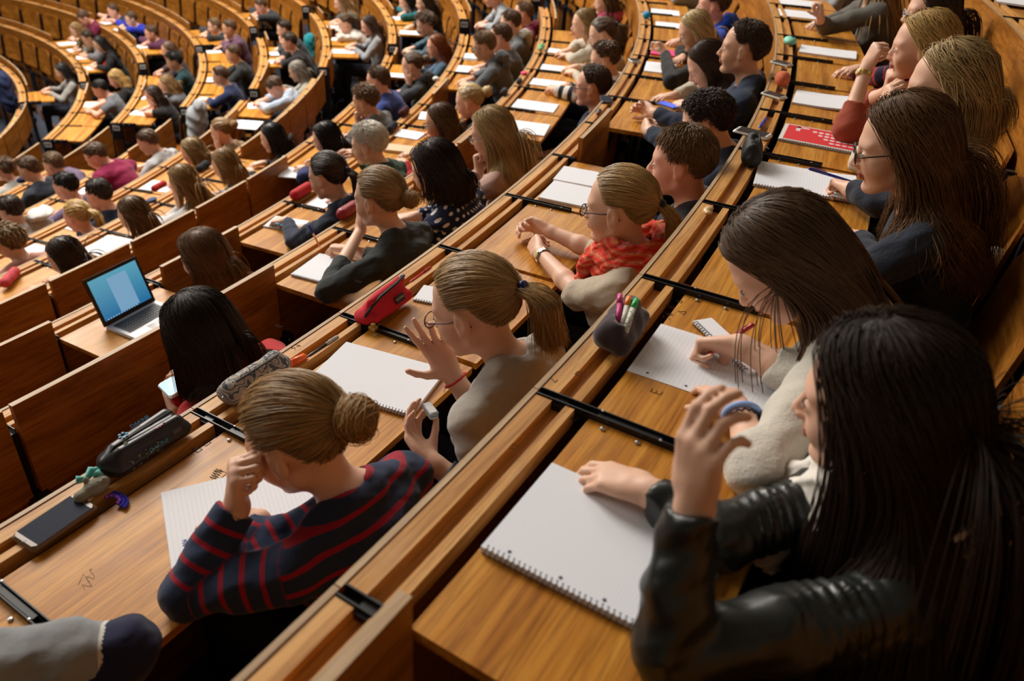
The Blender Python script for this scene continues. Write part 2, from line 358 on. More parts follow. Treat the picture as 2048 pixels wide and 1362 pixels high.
def hand_prims(W, f, n, left, pose, sc=1.0, mirror_thumb=1):
    """W wrist, f towards the fingers, n the way the palm faces"""
    f, n, s = frame(f, n); s = s*(-1 if left else 1)*1.0        # s: towards the thumb
    A1, A2, TB, TH = HANDS[pose]; P = []; tips = []
    P.append(ell(W+f*.048*sc, (.047*sc, .036*sc, .0145*sc), .012, np.stack([f, s, n], 1)))
    L = [(.041, .025, .021), (.045, .028, .022), (.041, .026, .021), (.032, .020, .019)]; O = [.027, .009, -.010, -.027]; K = [.088, .092, .087, .078]
    spread = {'open': 9, 'flat': 4}.get(pose, 1.5)
    for i in range(4):
        k0 = W+(f*K[i]+s*O[i])*sc; P.append(cap(W+(f*.02+s*O[i]*.55)*sc, k0, .0125*sc, .0105*sc, .010))
        a = 0; p = k0; d0 = nrm(f+s*math.tan(R_(spread))*(1.5-i)*.7)
        for jn in range(3):
            a += R_(A1[i] if jn == 0 else (A2[i] if jn == 1 else A2[i]*.55)); d = d0*math.cos(a)+n*math.sin(a); q = p+d*L[i][jn]*sc
            r0 = (.0093, .0083, .0075)[jn]*(1 if i < 3 else .88)*sc; P.append(cap(p, q, r0, r0*.88, .0035)); p = q
        tips.append(p)
    t0 = W+(f*.022+s*.020)*sc; td = nrm(f*TH[0]+s*(1-TH[1])*.9+n*TH[1]*.9); t1 = t0+td*.040*sc; P.append(cap(t0, t1, .0165*sc, .0115*sc, .012))
    td2 = nrm(td+f*.35+n*math.sin(R_(TB))); t2 = t1+td2*.030*sc; P.append(cap(t1, t2, .0105*sc, .0092*sc, .004)); td3 = nrm(td2+f*.3-s*.25*math.sin(R_(TB))+n*.2); t3 = t2+td3*.024*sc
    P.append(cap(t2, t3, .0092*sc, .0078*sc, .003)); tips.append(t3)
    return P, tips
def ik(S, Wr, L1, L2, pole):
    v = Wr-S; D = np.linalg.norm(v); L = L1+L2
    if D > L*.995: f = D/(L*.995); L1 *= f; L2 *= f
    v = v/D; x = (L1*L1-L2*L2+D*D)/(2*D); h = math.sqrt(max(L1*L1-x*x, 0)); p = np.asarray(pole, float); p = nrm(p-v*(p @ v)); return S+v*x+p*h
SKIN = {'pale': (.74, .45, .32), 'mid': (.65, .37, .24), 'rosy': (.74, .40, .29), 'tan': (.45, .24, .14)}
def skin_mat(n):
    key = 'skin '+n
    if key in MATS: return MATS[key]
    m = mat(key, SKIN[n], .48, .4, noise_amt=.07, noise_scale=14, bump=.08); b = m.node_tree.nodes['Principled BSDF']
    b.inputs['Subsurface Weight'].default_value = .12; b.inputs['Subsurface Radius'].default_value = (1, .3, .15); b.inputs['Subsurface Scale'].default_value = .008
    return m
def lip_mat(): return mat('lips', (.50, .16, .13), .38, .45)
def eye_mats(): return [mat('eye white', (.55, .52, .50), .2, .6), mat('iris', (.10, .075, .05), .15, .6)]
def hair_mat(col):
    key = 'hair %.3f %.3f %.3f' % col
    if key in MATS: return MATS[key]
    m = bpy.data.materials.new('hair'); m.use_nodes = True; nt = m.node_tree; b = nt.nodes['Principled BSDF']; N = nt.nodes.new; L = nt.links.new
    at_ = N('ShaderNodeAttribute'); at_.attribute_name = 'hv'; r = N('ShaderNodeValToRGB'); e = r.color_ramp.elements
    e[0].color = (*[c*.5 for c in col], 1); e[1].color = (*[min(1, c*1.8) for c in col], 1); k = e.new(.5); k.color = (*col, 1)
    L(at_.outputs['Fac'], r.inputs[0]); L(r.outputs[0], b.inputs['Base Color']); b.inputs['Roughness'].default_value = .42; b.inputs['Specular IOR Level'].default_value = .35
    MATS[key] = m; return m
def cloth_mat(spec):
    """spec: ('plain', col) | ('stripes', col, col2, period, duty) | ('dots', col, col2) | ('leather', col) | ('knit', col) | ('raglan', col, col2, u)"""
    key = 'cloth '+repr(spec)
    if key in MATS: return MATS[key]
    kind, col = spec[0], spec[1]
    if kind == 'leather': m = mat(key, col, .34, .5, noise_amt=.3, noise_scale=60, bump=.15); return m
    m = mat(key, col, .85, .2, noise_amt=.16 if kind == 'knit' else .10, noise_scale=180 if kind == 'knit' else 90, bump=.5 if kind == 'knit' else .2, sheen=.12)
    if kind in ('stripes', 'dots', 'raglan', 'yoke'):
        nt = m.node_tree; N = nt.nodes.new; L = nt.links.new; b = nt.nodes['Principled BSDF']; a = N('ShaderNodeAttribute'); a.attribute_name = 'cuv'
        sp = N('ShaderNodeSeparateXYZ'); L(a.outputs['Vector'], sp.inputs[0])
        def mth(op, x, y):
            q = N('ShaderNodeMath'); q.operation = op
            for i, v in enumerate((x, y)):
                if isinstance(v, (int, float)): q.inputs[i].default_value = v
                elif v is not None: L(v, q.inputs[i])
            return q.outputs[0]
        if kind == 'stripes':
            f = mth('FRACT', mth('DIVIDE', sp.outputs[0], spec[3]), 0); fac = mth('LESS_THAN', f, spec[4])
        elif kind == 'yoke':
            val = mth('ADD', sp.outputs[0], 0.); fac = mth('LESS_THAN', val, spec[3])
            pm_ = N('ShaderNodeMix'); pm_.data_type = 'RGBA'; old0 = b.inputs['Base Color'].links[0].from_socket; L(mth('LESS_THAN', mth('ABSOLUTE', mth('SUBTRACT', val, spec[3]+.004), 0), .004), pm_.inputs[0]); L(old0, pm_.inputs[6]); pm_.inputs[7].default_value = (.55, .54, .50, 1); L(pm_.outputs[2], b.inputs['Base Color'])
        elif kind == 'raglan': fac = mth('GREATER_THAN', sp.outputs[2], .5)
        else:
            u = mth('DIVIDE', sp.outputs[0], .030); row = mth('FLOOR', u, 0); v = mth('ADD', mth('DIVIDE', sp.outputs[1], .034), mth('MULTIPLY', row, .5))
            du = mth('SUBTRACT', mth('FRACT', u, 0), .5); dv = mth('SUBTRACT', mth('FRACT', v, 0), .5)
            fac = mth('LESS_THAN', mth('ADD', mth('MULTIPLY', du, du), mth('MULTIPLY', dv, dv)), .05)
        mx = N('ShaderNodeMix'); mx.data_type = 'RGBA'; old = b.inputs['Base Color'].links[0].from_socket
        L(fac, mx.inputs[0]); L(old, mx.inputs[6]); mx.inputs[7].default_value = (*spec[2], 1); L(mx.outputs[2], b.inputs['Base Color'])
    return m
def hairline(phi):     # lowest elevation (deg) that carries hair, by azimuth from the face
    return np.interp(np.abs(phi), [0, 30, 52, 68, 84, 100, 118, 140, 180], [44, 42, 30, 6, 6, 14, -18, -38, -44])
class Head:
    def __init__(s, H, M, sex):
        s.H = H; s.M = M; s.P = [p for p in head_prims(H, M, sex, H+M @ np.array([-.04, 0, -.17]))][:9]; s.C = H+M @ np.array([-.01, 0, .02])
    def rad(s, D, extra=0):
        """distance from the head centre to the skull surface along unit directions D (head frame)"""
        W = D @ s.M.T; lo = np.full(len(D), .03); hi = np.full(len(D), .16)
        for _ in range(11):
            m = (lo+hi)/2; d = d_all(s.P, s.C+W*m[:, None])-extra; lo = np.where(d < 0, m, lo); hi = np.where(d < 0, hi, m)
        return (lo+hi)/2
    def pt(s, D, extra): return s.C+(D @ s.M.T)*s.rad(D, extra)[:, None]
def sph(az, el): az, el = np.radians(az), np.radians(el); return np.stack([np.cos(el)*np.cos(az), np.cos(el)*np.sin(az), np.sin(el)], -1)
def slerp(a, b, t):
    w = np.arccos(np.clip((a*b).sum(-1), -1, 1)); sw = np.sin(w)+1e-6
    return (a*(np.sin((1-t)*w)/sw)[..., None]+b*(np.sin(t*w)/sw)[..., None])
def tubes_mesh(paths, rad, sides=3):
    """paths (N,S,3); rad (N,S)"""
    N, S, _ = paths.shape; T = np.gradient(paths, axis=1); T /= np.linalg.norm(T, axis=2, keepdims=True)+1e-9
    ref = np.cross(T, np.array([.3, .5, .81])); ref /= np.linalg.norm(ref, axis=2, keepdims=True)+1e-9; q = np.cross(T, ref)
    V = np.stack([paths+(ref*math.cos(2*math.pi*j/sides)+q*math.sin(2*math.pi*j/sides))*rad[..., None] for j in range(sides)], 2)
    i = np.arange(N)[:, None, None]*S*sides; k = np.arange(S-1)[None, :, None]*sides; j = np.arange(sides)[None, None, :]; j2 = (j+1) % sides
    F = np.stack([i+k+j, i+k+j2, i+k+sides+j2, i+k+sides+j], -1).reshape(-1, 4)
    return V.reshape(-1, 3), F
def make_hair(hd, style, col, det, body, rng, opt):
    """style: pony, bun, long, bob, short, curly, buzz; returns a mesh"""
    lvl = {3: (3600, 22, .00088), 2: (1500, 16, .0015), 1: (360, 11, .0032), 0: (170, 8, .0046)}[det]; N, S, r0 = lvl
    if style in ('short', 'buzz', 'curly'): N = int(N*1.25); S = max(6, S//2)
    N = int(N*opt.get('n', 1))
    thick = opt.get('thick', .006)
    # roots
    az = rng.uniform(-180, 180, N*3); el = np.degrees(np.arcsin(rng.uniform(-.75, 1, N*3))); hl = hairline(az)-opt.get('low', 0)
    ok = el > hl; az = az[ok][:N]; el = el[ok][:N]; N = len(az); D = sph(az, el)
    t = np.linspace(0, 1, S)[None, :]; D0 = np.repeat(D[:, None], S, 1); shape = (N, S)
    hv = rng.normal(.5, .15, N)
    side = np.where(D[:, 1]+opt.get('part', 0) >= 0, 1., -1.)
    down = np.array([0, 0, -1.]); G = hd.M.T @ down    # gravity in head frame
    r = np.full(shape, r0*opt.get('rw', 1))
    if style in ('pony', 'bun'):
        T = sph(np.array([180.]), np.array([opt.get('tie', 12)]))[0]; n1 = S//2+1; tt = np.linspace(0, 1, n1)[None, :]
        # strands from the hairline run low round the head to the tie
        Dp = slerp(np.repeat(D[:, None], n1, 1), np.broadcast_to(T, (N, n1, 3)), np.repeat(tt, N, 0)**.9)
        Dp += (rng.normal(0, .012, (N, 1, 3))*np.sin(tt*math.pi)[..., None]); Dp /= np.linalg.norm(Dp, axis=2, keepdims=True)
        ex = thick*(.35+rng.uniform(.1, .9, (N, 1)))*(1+.5*tt)+.0015*np.sin(tt*9+rng.uniform(0, 6, (N, 1)))
        Pp = hd.pt(Dp.reshape(-1, 3), 0).reshape(N, n1, 3); ctr = hd.C; dirn = Pp-ctr; dirn /= np.linalg.norm(dirn, axis=2, keepdims=True); Pp = Pp+dirn*ex[..., None]
        tieP = hd.pt(T[None], .012)[0]; n2 = S-n1+opt.get('tail_seg', 4)
        if style == 'pony':
            back = hd.M @ np.array([-1., 0, .1]); L = opt.get('len', .22); tk = np.linspace(0, 1, n2)
            g = np.array(opt.get('dir', (-.15, 0, -1)), float)
            guide = np.stack([tieP+back*(.055*math.sin(min(1, u*2.2)*math.pi/2))+g*(L*(u**1.35)) for u in tk])
            ang = rng.uniform(0, 2*math.pi, N); rr = np.sqrt(rng.uniform(0, 1, N)); wdt = opt.get('tw', .028)*np.interp(tk, [0, .12, .45, 1], [.35, .8, 1, .45])
            e1 = hd.M[:, 1]; off = np.cos(ang)[:, None]*e1+np.sin(ang)[:, None]*(hd.M[:, 0]*.8+hd.M[:, 2]*.3)
            fl = rng.normal(0, .004, (N, 1, 3))*tk[None, :, None]**2*3
            Pt = guide[None]+off[:, None]*(rr[:, None]*wdt[None])[..., None]+fl
        else:
            bc = tieP+hd.M @ np.array([-.025, opt.get('by', 0), opt.get('bz', .0)]); R = opt.get('br', .034); a0 = rng.uniform(0, 2*math.pi, N); ax = rng.normal(0, .35, (N, 3))+np.array([1., 0, .2]); ax /= np.linalg.norm(ax, axis=1, keepdims=True)
            u1 = np.cross(ax, [0, 0, 1.]); u1 /= np.linalg.norm(u1, axis=1, keepdims=True); u2 = np.cross(ax, u1); lat = rng.uniform(-.8, .95, N); tk = np.linspace(0, 1, n2); w = a0[:, None]+tk[None]*3.6
            rr = R*np.sqrt(1-lat**2)[:, None]; Pt = (u1[:, None]*np.cos(w)[..., None]+u2[:, None]*np.sin(w)[..., None])*(rr*np.ones_like(w))[..., None]+(ax*(lat*R*.8)[:, None])[:, None]
            Pt = Pt*(1+rng.normal(0, .05, (N, 1, 1))); Pt = bc+Pt @ hd.M.T
        paths = np.concatenate([Pp, Pt], 1); r = np.full(paths.shape[:2], r0*opt.get('rw', 1))
        fly = rng.random(N) < .05*opt.get('fly', 1); paths[fly] += rng.normal(0, .006, (fly.sum(), 1, 3))*np.linspace(0, 1, paths.shape[1])[None, :, None]
    elif style in ('long', 'bob'):
        L = opt.get('len', .42 if style == 'long' else .17); azr = np.degrees(np.arctan2(D[:, 1], D[:, 0])); fr = opt.get('face', 78)
        pa = np.abs(azr); ea = np.where(side*azr >= 0, pa, 4.); ea = fr+(np.clip(ea, 0, 180)/180)**.8*(180-fr)*opt.get('wrap', .96)
        E_ = sph(ea*side, np.full(N, -14.)); lev = hd.M.T @ rotm(opt.get('yaw0', 0), 0) ; lw = opt.get('lev', .55); E_ = E_*(1-lw)+(E_ @ lev.T)*lw; E_ /= np.linalg.norm(E_, axis=1, keepdims=True); n1 = max(4, S//3); tt = np.linspace(0, 1, n1)[None, :]
        top = sph(np.where(side > 0, 1, -1)*np.clip(ea, 40, 140), np.maximum(el, 55))
        Dp = slerp(np.repeat(D[:, None], n1, 1), np.repeat(E_[:, None], n1, 1), np.repeat(tt, N, 0)**1.1)
        Dp = Dp+.10*np.sin(tt*math.pi)[..., None]*np.array([0, 0, 1.])*opt.get('arch', .6); Dp /= np.linalg.norm(Dp, axis=2, keepdims=True)
        ex = (thick*rng.uniform(.3, 1.6, (N, 1)))*(1+tt*opt.get('vol', 1.2))
        Dq = Dp.reshape(-1, 3).copy(); Dc = Dq.copy(); Dc[:, 2] = np.maximum(Dc[:, 2], .02); Dc /= np.linalg.norm(Dc, axis=1, keepdims=True); ra = hd.rad(Dc)/np.maximum(np.sqrt(Dq[:, 0]**2+Dq[:, 1]**2), .35)*np.where(Dq[:, 2] < .02, 1, 0)+hd.rad(Dq)*np.where(Dq[:, 2] < .02, 0, 1)
        P0 = (hd.C+(Dq @ hd.M.T)*ra[:, None]).reshape(N, n1, 3); dn = P0-hd.C; dn /= np.linalg.norm(dn, axis=2, keepdims=True); P0 = P0+dn*ex[..., None]
        n2 = S-n1+4; pts = [P0]; p = P0[:, -1].copy(); v = (P0[:, -1]-P0[:, -2]); v /= np.linalg.norm(v, axis=1, keepdims=True)+1e-9
        Ls = L*rng.uniform(.8, 1.05, N); ds = (Ls/n2)[:, None]; pull = np.array(opt.get('pull', (-.12, 0, -1)), float); wv = opt.get('wave', 0); ph = rng.uniform(0, 6.28, N); fanv = np.einsum('ni,ji->nj', E_, hd.M); fanv[:, 2] = 0; fanv *= opt.get('fan', .10); lock = rng.integers(0, 14, N)*1.3
        hp = hd.P+[cap(hd.H+hd.M @ np.array([-.03, 0, -.05]), hd.H+hd.M @ np.array([-.045, 0, -.16]), .05, .055)]
        for i in range(n2):
            v = v*.72+(pull+fanv)*.28; v /= np.linalg.norm(v, axis=1, keepdims=True)
            w = np.stack([np.sin(i*.95+lock+ph*.25), np.cos(i*1.1+lock*1.7+ph*.25), np.zeros(N)], 1)*wv
            q = p+v*ds+w*(i/n2)
            cl = .006+thick*rng.uniform(0, 1, N)*.6
            for PR, c0 in ((hp, cl), (body, cl+.004)):
                if not PR: continue
                d = d_all(PR, q); m = d < c0
                if m.any(): q[m] += grad(PR, q[m])*(c0[m]-d[m])[:, None]
            step = q-p; v = step/(np.linalg.norm(step, axis=1, keepdims=True)+1e-9); pts.append(q[:, None]); p = q
        paths = np.concatenate(pts, 1)
        for _ in range(opt.get('smooth', 5)): paths[:, n1//2:-1] = paths[:, n1//2:-1]*.4+(paths[:, n1//2-1:-2]+paths[:, n1//2+1:])*.3
        if 'clipx' in opt: kp = paths[:, -1, 0] < hd.H[0]+opt['clipx']; paths = paths[kp]; hv = hv[kp]
        r = np.full(paths.shape[:2], r0*1.05*opt.get('rw', 1))
    else:
        L = opt.get('len', .045); tgt = np.array(opt.get('comb', (.5, .25, .1)), float); fr = np.clip((D[:, 0]+.2), 0, 1)
        Td = D+tgt*(.55*fr[:, None]+.12)+np.array([-.25, 0, -.55])*np.clip(-D[:, 0:1]+.15, 0, 1)*1.1
        Td += rng.normal(0, opt.get('mess', .10), Td.shape); Td /= np.linalg.norm(Td, axis=1, keepdims=True); th = opt.get('sweep', 1.); Ls = L*rng.uniform(.6, 1.1, N)*np.clip(.35+.9*(D[:, 2]+.45), .3, 1)
        Dp = slerp(D0, np.repeat(Td[:, None], S, 1), np.repeat(t, N, 0)*th); ex = (.002+thick*.4*rng.uniform(0, 1, (N, 1)))+np.sin(t*1.5)*Ls[:, None]*opt.get('lift', .28)*rng.uniform(.4, 1.6, (N, 1))
        P0 = hd.pt(Dp.reshape(-1, 3), 0).reshape(N, S, 3); dn = P0-hd.C; dn /= np.linalg.norm(dn, axis=2, keepdims=True); paths = P0+dn*ex[..., None]
        if style == 'curly':
            c = rng.uniform(0, 6.28, (N, 1)); a = .011*opt.get('curl', 1)*np.sin(t*3)
            paths += np.stack([np.sin(t*9+c)*a, np.cos(t*9+c*2)*a, np.sin(t*7+c*3)*a*.7], -1)
        r = np.full(paths.shape[:2], r0*1.15*opt.get('rw', 1))
    st = paths.shape[1]; u = np.linspace(0, 1, st); r = r*np.interp(u, [0, .1, .75, 1], [.7, 1, 1, .25])[None]
    V, F = tubes_mesh(paths, r, 3)
    # scalp cap under the strands
    na, ne = {3: (72, 36), 2: (48, 24), 1: (32, 16), 0: (20, 10)}[det]
    A = np.linspace(-180, 180, na, endpoint=False); cap_t = thick*(.55 if style in ('pony', 'bun', 'long', 'bob') else .5)+opt.get('cap', 0)
    lowE = hairline(A)-opt.get('low', 0)-2; EE = lowE[:, None]+(90-lowE[:, None])*np.linspace(0, 1, ne)[None]
    DD = sph(np.repeat(A[:, None], ne, 1), EE).reshape(-1, 3); taper = np.tile(np.minimum(1, np.linspace(0, 1, ne)*5), na)*cap_t
    Pn = hd.pt(DD, 0); dn = Pn-hd.C; dn /= np.linalg.norm(dn, axis=1, keepdims=True); Vc = Pn+dn*(taper+.0005)[:, None]
    ii, jj = np.meshgrid(np.arange(na), np.arange(ne-1), indexing='ij'); i2 = (ii+1) % na
    Fc = np.stack([ii*ne+jj, i2*ne+jj, i2*ne+jj+1, ii*ne+jj+1], -1).reshape(-1, 4)
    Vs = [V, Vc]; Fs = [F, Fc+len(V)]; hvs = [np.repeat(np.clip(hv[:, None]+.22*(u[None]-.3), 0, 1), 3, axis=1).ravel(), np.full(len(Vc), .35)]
    if style == 'bun':
        B_, F_ = sdf_mesh([ell(bc, (R*.9, R*.95, R*.9), .01, hd.M)], .006); Fs.append(F_+len(V)+len(Vc)); Vs.append(B_); hvs.append(np.full(len(B_), .3))
    me = mesh_from('hair', np.concatenate(Vs), np.concatenate(Fs), hair_mat(col)); a = me.attributes.new('hv', 'FLOAT', 'POINT'); a.data.foreach_set('value', np.concatenate(hvs).astype(np.float32))
    tie = None
    if style in ('pony', 'bun'): tie = tieP
    return me, tie
# ---------------------------------------------------------------- people
def rotm(yaw, pitch, roll=0):
    y, p, r = R_(yaw), R_(pitch), R_(roll)
    Y = np.array([[math.cos(y), -math.sin(y), 0], [math.sin(y), math.cos(y), 0], [0, 0, 1]])
    Pm = np.array([[math.cos(p), 0, math.sin(p)], [0, 1, 0], [-math.sin(p), 0, math.cos(p)]])   # + looks down
    Rm = np.array([[1, 0, 0], [0, math.cos(r), -math.sin(r)], [0, math.sin(r), math.cos(r)]])
    return Y @ Pm @ Rm
PEOPLE = []; HELD = {}
M_SHOE = mat('shoe', (.02, .02, .022), .5, .3)
M_HAIRTIE = mat('hair tie', (.01, .012, .03), .5, .3)
RES = {3: .0042, 2: .006, 1: .0095, 0: .013}
def person(short, label, k, px, py, h, det=1, sex='f', yaw=0, pitch=8, roll=0, skin='pale', hair=('long', (.1, .05, .02), {}), top=('plain', (.1, .1, .1)), sleeve='long', arms=('desk', 'desk'), trousers=(.015, .018, .03), lean=0, extras=(), group=None, bw=1., legs=True, pel=None, hoff=None):
    Q = at(px, py, LZ(k)+h); Rq, th = pol(Q); c, s = math.cos(R_(th)), math.sin(R_(th))
    if hoff is not None: th = th+hoff; c, s = math.cos(R_(th)), math.sin(R_(th))
    O = np.array([(RK(k)+.70)*c, (RK(k)+.70)*s, LZ(k)-FLH]); fw = np.array([-c, -s, 0]); lf = np.array([s, -c, 0]); B3 = np.stack([fw, lf, [0, 0, 1.]])
    loc = lambda W: B3 @ (np.asarray(W)-O)
    pxl = lambda t: loc(at(t[0], t[1], LZ(k)+t[2]))
    H = loc(Q); sc = .95
    M = rotm(yaw, pitch, roll); male = sex == 'm'
    pz = .50; P0 = np.array([-.02+(pel[0] if pel else 0), lean+(pel[1] if pel else 0), pz])
    nk = H+M @ np.array([-.048, 0, -.128]); up = nrm(nk-P0)
    if up[2] < .45: P0 = P0+np.array([min(.15, nk[0]*.5), 0, 0])
    NB = nk-np.array([.012, 0, .03]); up = nrm(NB-P0)
    sw = (.185 if male else .160)*bw; LA = nrm(np.array([0, 1., 0])-up*up[1]); FA = np.cross(LA, up); TM = np.stack([FA, LA, up], 1)
    tw = R_((0 if not isinstance(arms, dict) else arms.get('twist', 0))); TMs = TM
    Sh = {1: NB+TM @ np.array([.005, sw, -.045]), -1: NB+TM @ np.array([.005, -sw, -.045])}
    Lt = np.linalg.norm(NB-P0); W_ = (1.08 if male else 1.)*bw
    torso = [ell(P0+up*.00, (.105*W_, .150*W_, .105), .03, TM), ell(P0+up*Lt*.38, (.088*W_, .122*W_, .15), .04, TM), ell(P0+up*Lt*.70, (.096*W_, .137*W_, .135), .04, TM), ell(NB+TM @ np.array([-.005, 0, -.065]), (.075*W_, sw*.92, .060), .04, TM)]
    if not male: torso += [ell(P0+up*Lt*.62+TM @ np.array([.075, .055, 0]), (.045, .050, .050), .03), ell(P0+up*Lt*.62+TM @ np.array([.075, -.055, 0]), (.045, .050, .050), .03)]
    trap = [cap(NB+TM @ np.array([-.012, .03*q, .012]), Sh[q]+TM @ np.array([0, -.01*q, .0]), .042*W_, .040*W_, .03) for q in (1, -1)]
    # arms
    ar = []; hands = []; info = {}; Dz = FLH
    uL, fL = .265*(1.05 if male else 1), .235*(1.05 if male else 1)
    for q, spec in ((1, arms[0] if not isinstance(arms, dict) else arms['L']), (-1, arms[1] if not isinstance(arms, dict) else arms['R'])):
        pose = 'relax'; n = np.array([0, 0, -1.]); E = None; pole = np.array([-.25, q*.8, -.55])
        hx = min(.40, max(.30, H[0]+.14)); hy = H[1]
        if isinstance(spec, str):
            if spec == 'desk': Wp = np.array([hx, hy+q*.10, Dz+.030]); f = np.array([.75, -q*.55, -.04])
            elif spec == 'flat': Wp = np.array([hx-.02, hy+q*.15, Dz+.022]); f = np.array([.9, -q*.35, -.03]); pose = 'flat'
            elif spec == 'fold': Wp = np.array([hx-.04, hy+q*.05, Dz+.035]); f = np.array([.25, -q*.95, 0]); pose = 'flat'
            elif spec == 'write': Wp = np.array([hx, hy+q*.09, Dz+.032]); f = np.array([.8, -q*.5, -.10]); pose = 'write'; n = np.array([.1, -q*.55, -.8])
            elif spec == 'clasp': Wp = np.array([hx, hy+q*.055, Dz+.05]); f = np.array([.7, -q*.45, .25]); pose = 'curl'; n = np.array([.2, -q*.9, 0])
            elif spec == 'cheek': Wp = H+M @ np.array([.035, q*.068, -.155]); f = M @ np.array([-.05, q*.12, 1.]); n = M @ np.array([-.2, -q, .1]); pose = 'relax'; E = np.array([max(.28, H[0]+.08), H[1]+q*.15, Dz+.035])
            elif spec == 'chin': Wp = H+M @ np.array([.080, q*.055, -.165]); f = M @ np.array([.12, -q*.5, .85]); n = M @ np.array([-.9, -q*.1, .35]); pose = 'fist'; E = np.array([max(.30, H[0]+.06), H[1]+q*.16, Dz+.035])
            elif spec == 'lap': Wp = np.array([.24, q*.10, .60]); f = np.array([.9, -q*.3, -.1])
            elif spec == 'none': continue
        else:
            Wp = pxl(spec['w']); pose = spec.get('pose', 'relax')
            f = pxl(spec['t'])-Wp if 't' in spec else np.array(spec['f'], float); n = np.array(spec.get('n', (0, 0, -1.)), float)
            if 'e' in spec: E = pxl(spec['e'])
            if 'pole' in spec: pole = np.array(spec['pole'], float)
        S = Sh[q]
        if E is None: E = ik(S, Wp, uL, fL, pole)
        if E[2] < Dz+.03 and E[0] > .20: E[2] = Dz+.04
        am = .9 if not male else 1.02
        ar.append((q, S, E, Wp, am)); HP, tips = hand_prims(Wp, f, n, q == 1, pose, sc*(.94 if not male else 1.04)); hands.append(HP); info[q] = dict(W=Wp, E=E, f=nrm(f), n=n, tips=tips, S=S)
    sl = {'long': .93, 'three': .42, 'elbow': .08, 'short': -.42, 'none': -.8}[sleeve]     # fraction down the forearm; negative: up the upper arm
    def arm_prims(off, clothed):
        o = []; groups = []
        for q, S, E, Wp, am in ar:
            k_ = .018
            if not clothed:
                o += [cap(S, S+(E-S)*.5, .046*am+off, .041*am+off, .02), cap(S+(E-S)*.5, E, .041*am+off, .034*am+off, .02), cap(E, E+(Wp-E)*.35, .035*am+off, .034*am+off, .015), cap(E+(Wp-E)*.35, Wp, .034*am+off, .0235*am+off, .015), cap(Wp-nrm(Wp-E)*.01, Wp+info[q]['f']*.03, .0235*am+off, .020*am, .015)]
            elif sl > 0:
                En = E+(Wp-E)*sl
                o += [cap(S, S+(E-S)*.5, .050*am+off, .046*am+off, .025), cap(S+(E-S)*.5, E, .046*am+off, .040*am+off, .02), cap(E, E+(En-E)*.4, .040*am+off, .038*am+off, .015), cap(E+(En-E)*.4, En, .038*am+off, .028*am+off if sl > .5 else .036*am+off, .012, 0.)]
            else:
                En = S+(E-S)*(1+sl); o += [cap(S, En, .051*am+off, .049*am+off, .025, 0.)]
        return o
    body = [*head_prims(H, M, sex, NB+np.array([0, 0, -.02]))]; sk_t = [(p[0], p[1], p[2]*.93, p[3], p[4]) for p in torso]
    tr2 = [cap(p[1], p[2], p[3]*.9, p[4]*.9, p[5]) for p in trap]
    body += sk_t+tr2
    if legs:
        for q in (1, -1): hp = P0+np.array([0, q*.085, 0]); body += [cap(hp, np.array([.40, P0[1]*.5+q*.09, .53]), .062, .045, .02), cap(np.array([.40, P0[1]*.5+q*.09, .53]), np.array([.42, P0[1]*.5+q*.09, .10]), .042, .030, .01)]
    body += arm_prims(0, False)
    for hp in hands: body += hp
    res = RES[det]; V, F = sdf_mesh(body, res)
    # lips get their own colour
    ml = (V-H) @ M; FC = ml[F].mean(1) if det >= 1 else None; mi = np.zeros(len(F), int)
    if det >= 1:
        e = ((FC[:, 0]-.090)/.014)**2+(FC[:, 1]/.024)**2+((FC[:, 2]+.0645)/.0105)**2; mi[e < 1] = 1
    me = mesh_from('person', V, F, [skin_mat(skin), lip_mat()], True, mi)
    o = link('person', me, None, Vector(O), R_(th+180)); tag(o, label, 'person', group)
    # clothes
    off = .0075 if not male else .010
    cl = [(p[0], p[1], p[2]+off*1.1, p[3], p[4]) for p in torso]+[cap(p[1], p[2], p[3]+off*.8, p[4]+off, p[5]) for p in trap]+arm_prims(off, True)
    nkh = NB+np.array([.0, 0, .035]); cl.append(('-', cap(NB+TM @ np.array([.01, 0, .01]), nkh+M @ np.array([.02, 0, .10]), .046 if not male else .054, .066, .008)))
    cl.append(('-', ell(P0-np.array([0, 0, .16]), (.3, .3, .09), .01)))
    seed = (hash(short) % 97)*.13
    seed = (sum(ord(ch) for ch in short) % 97)*.13
    amp = .0035 if det >= 2 else .003
    def disp(Q_):
        d = fold(Q_, 34, amp, seed)+.4*fold(Q_, 85, amp*.6, seed+3)
        if top[0] == 'leather':
            for q, S, E, Wp, am in ar:
                ax = nrm(E-S); t = (Q_-S) @ ax; d = d+.0028*np.sin(t*2*math.pi/.017)*np.exp(-((t-.075)/.06)**2*1.5)
        return d
    Vc, Fc = sdf_mesh(cl, res*1.15, disp)
    mc = mesh_from('top', Vc, Fc, cloth_mat(top))
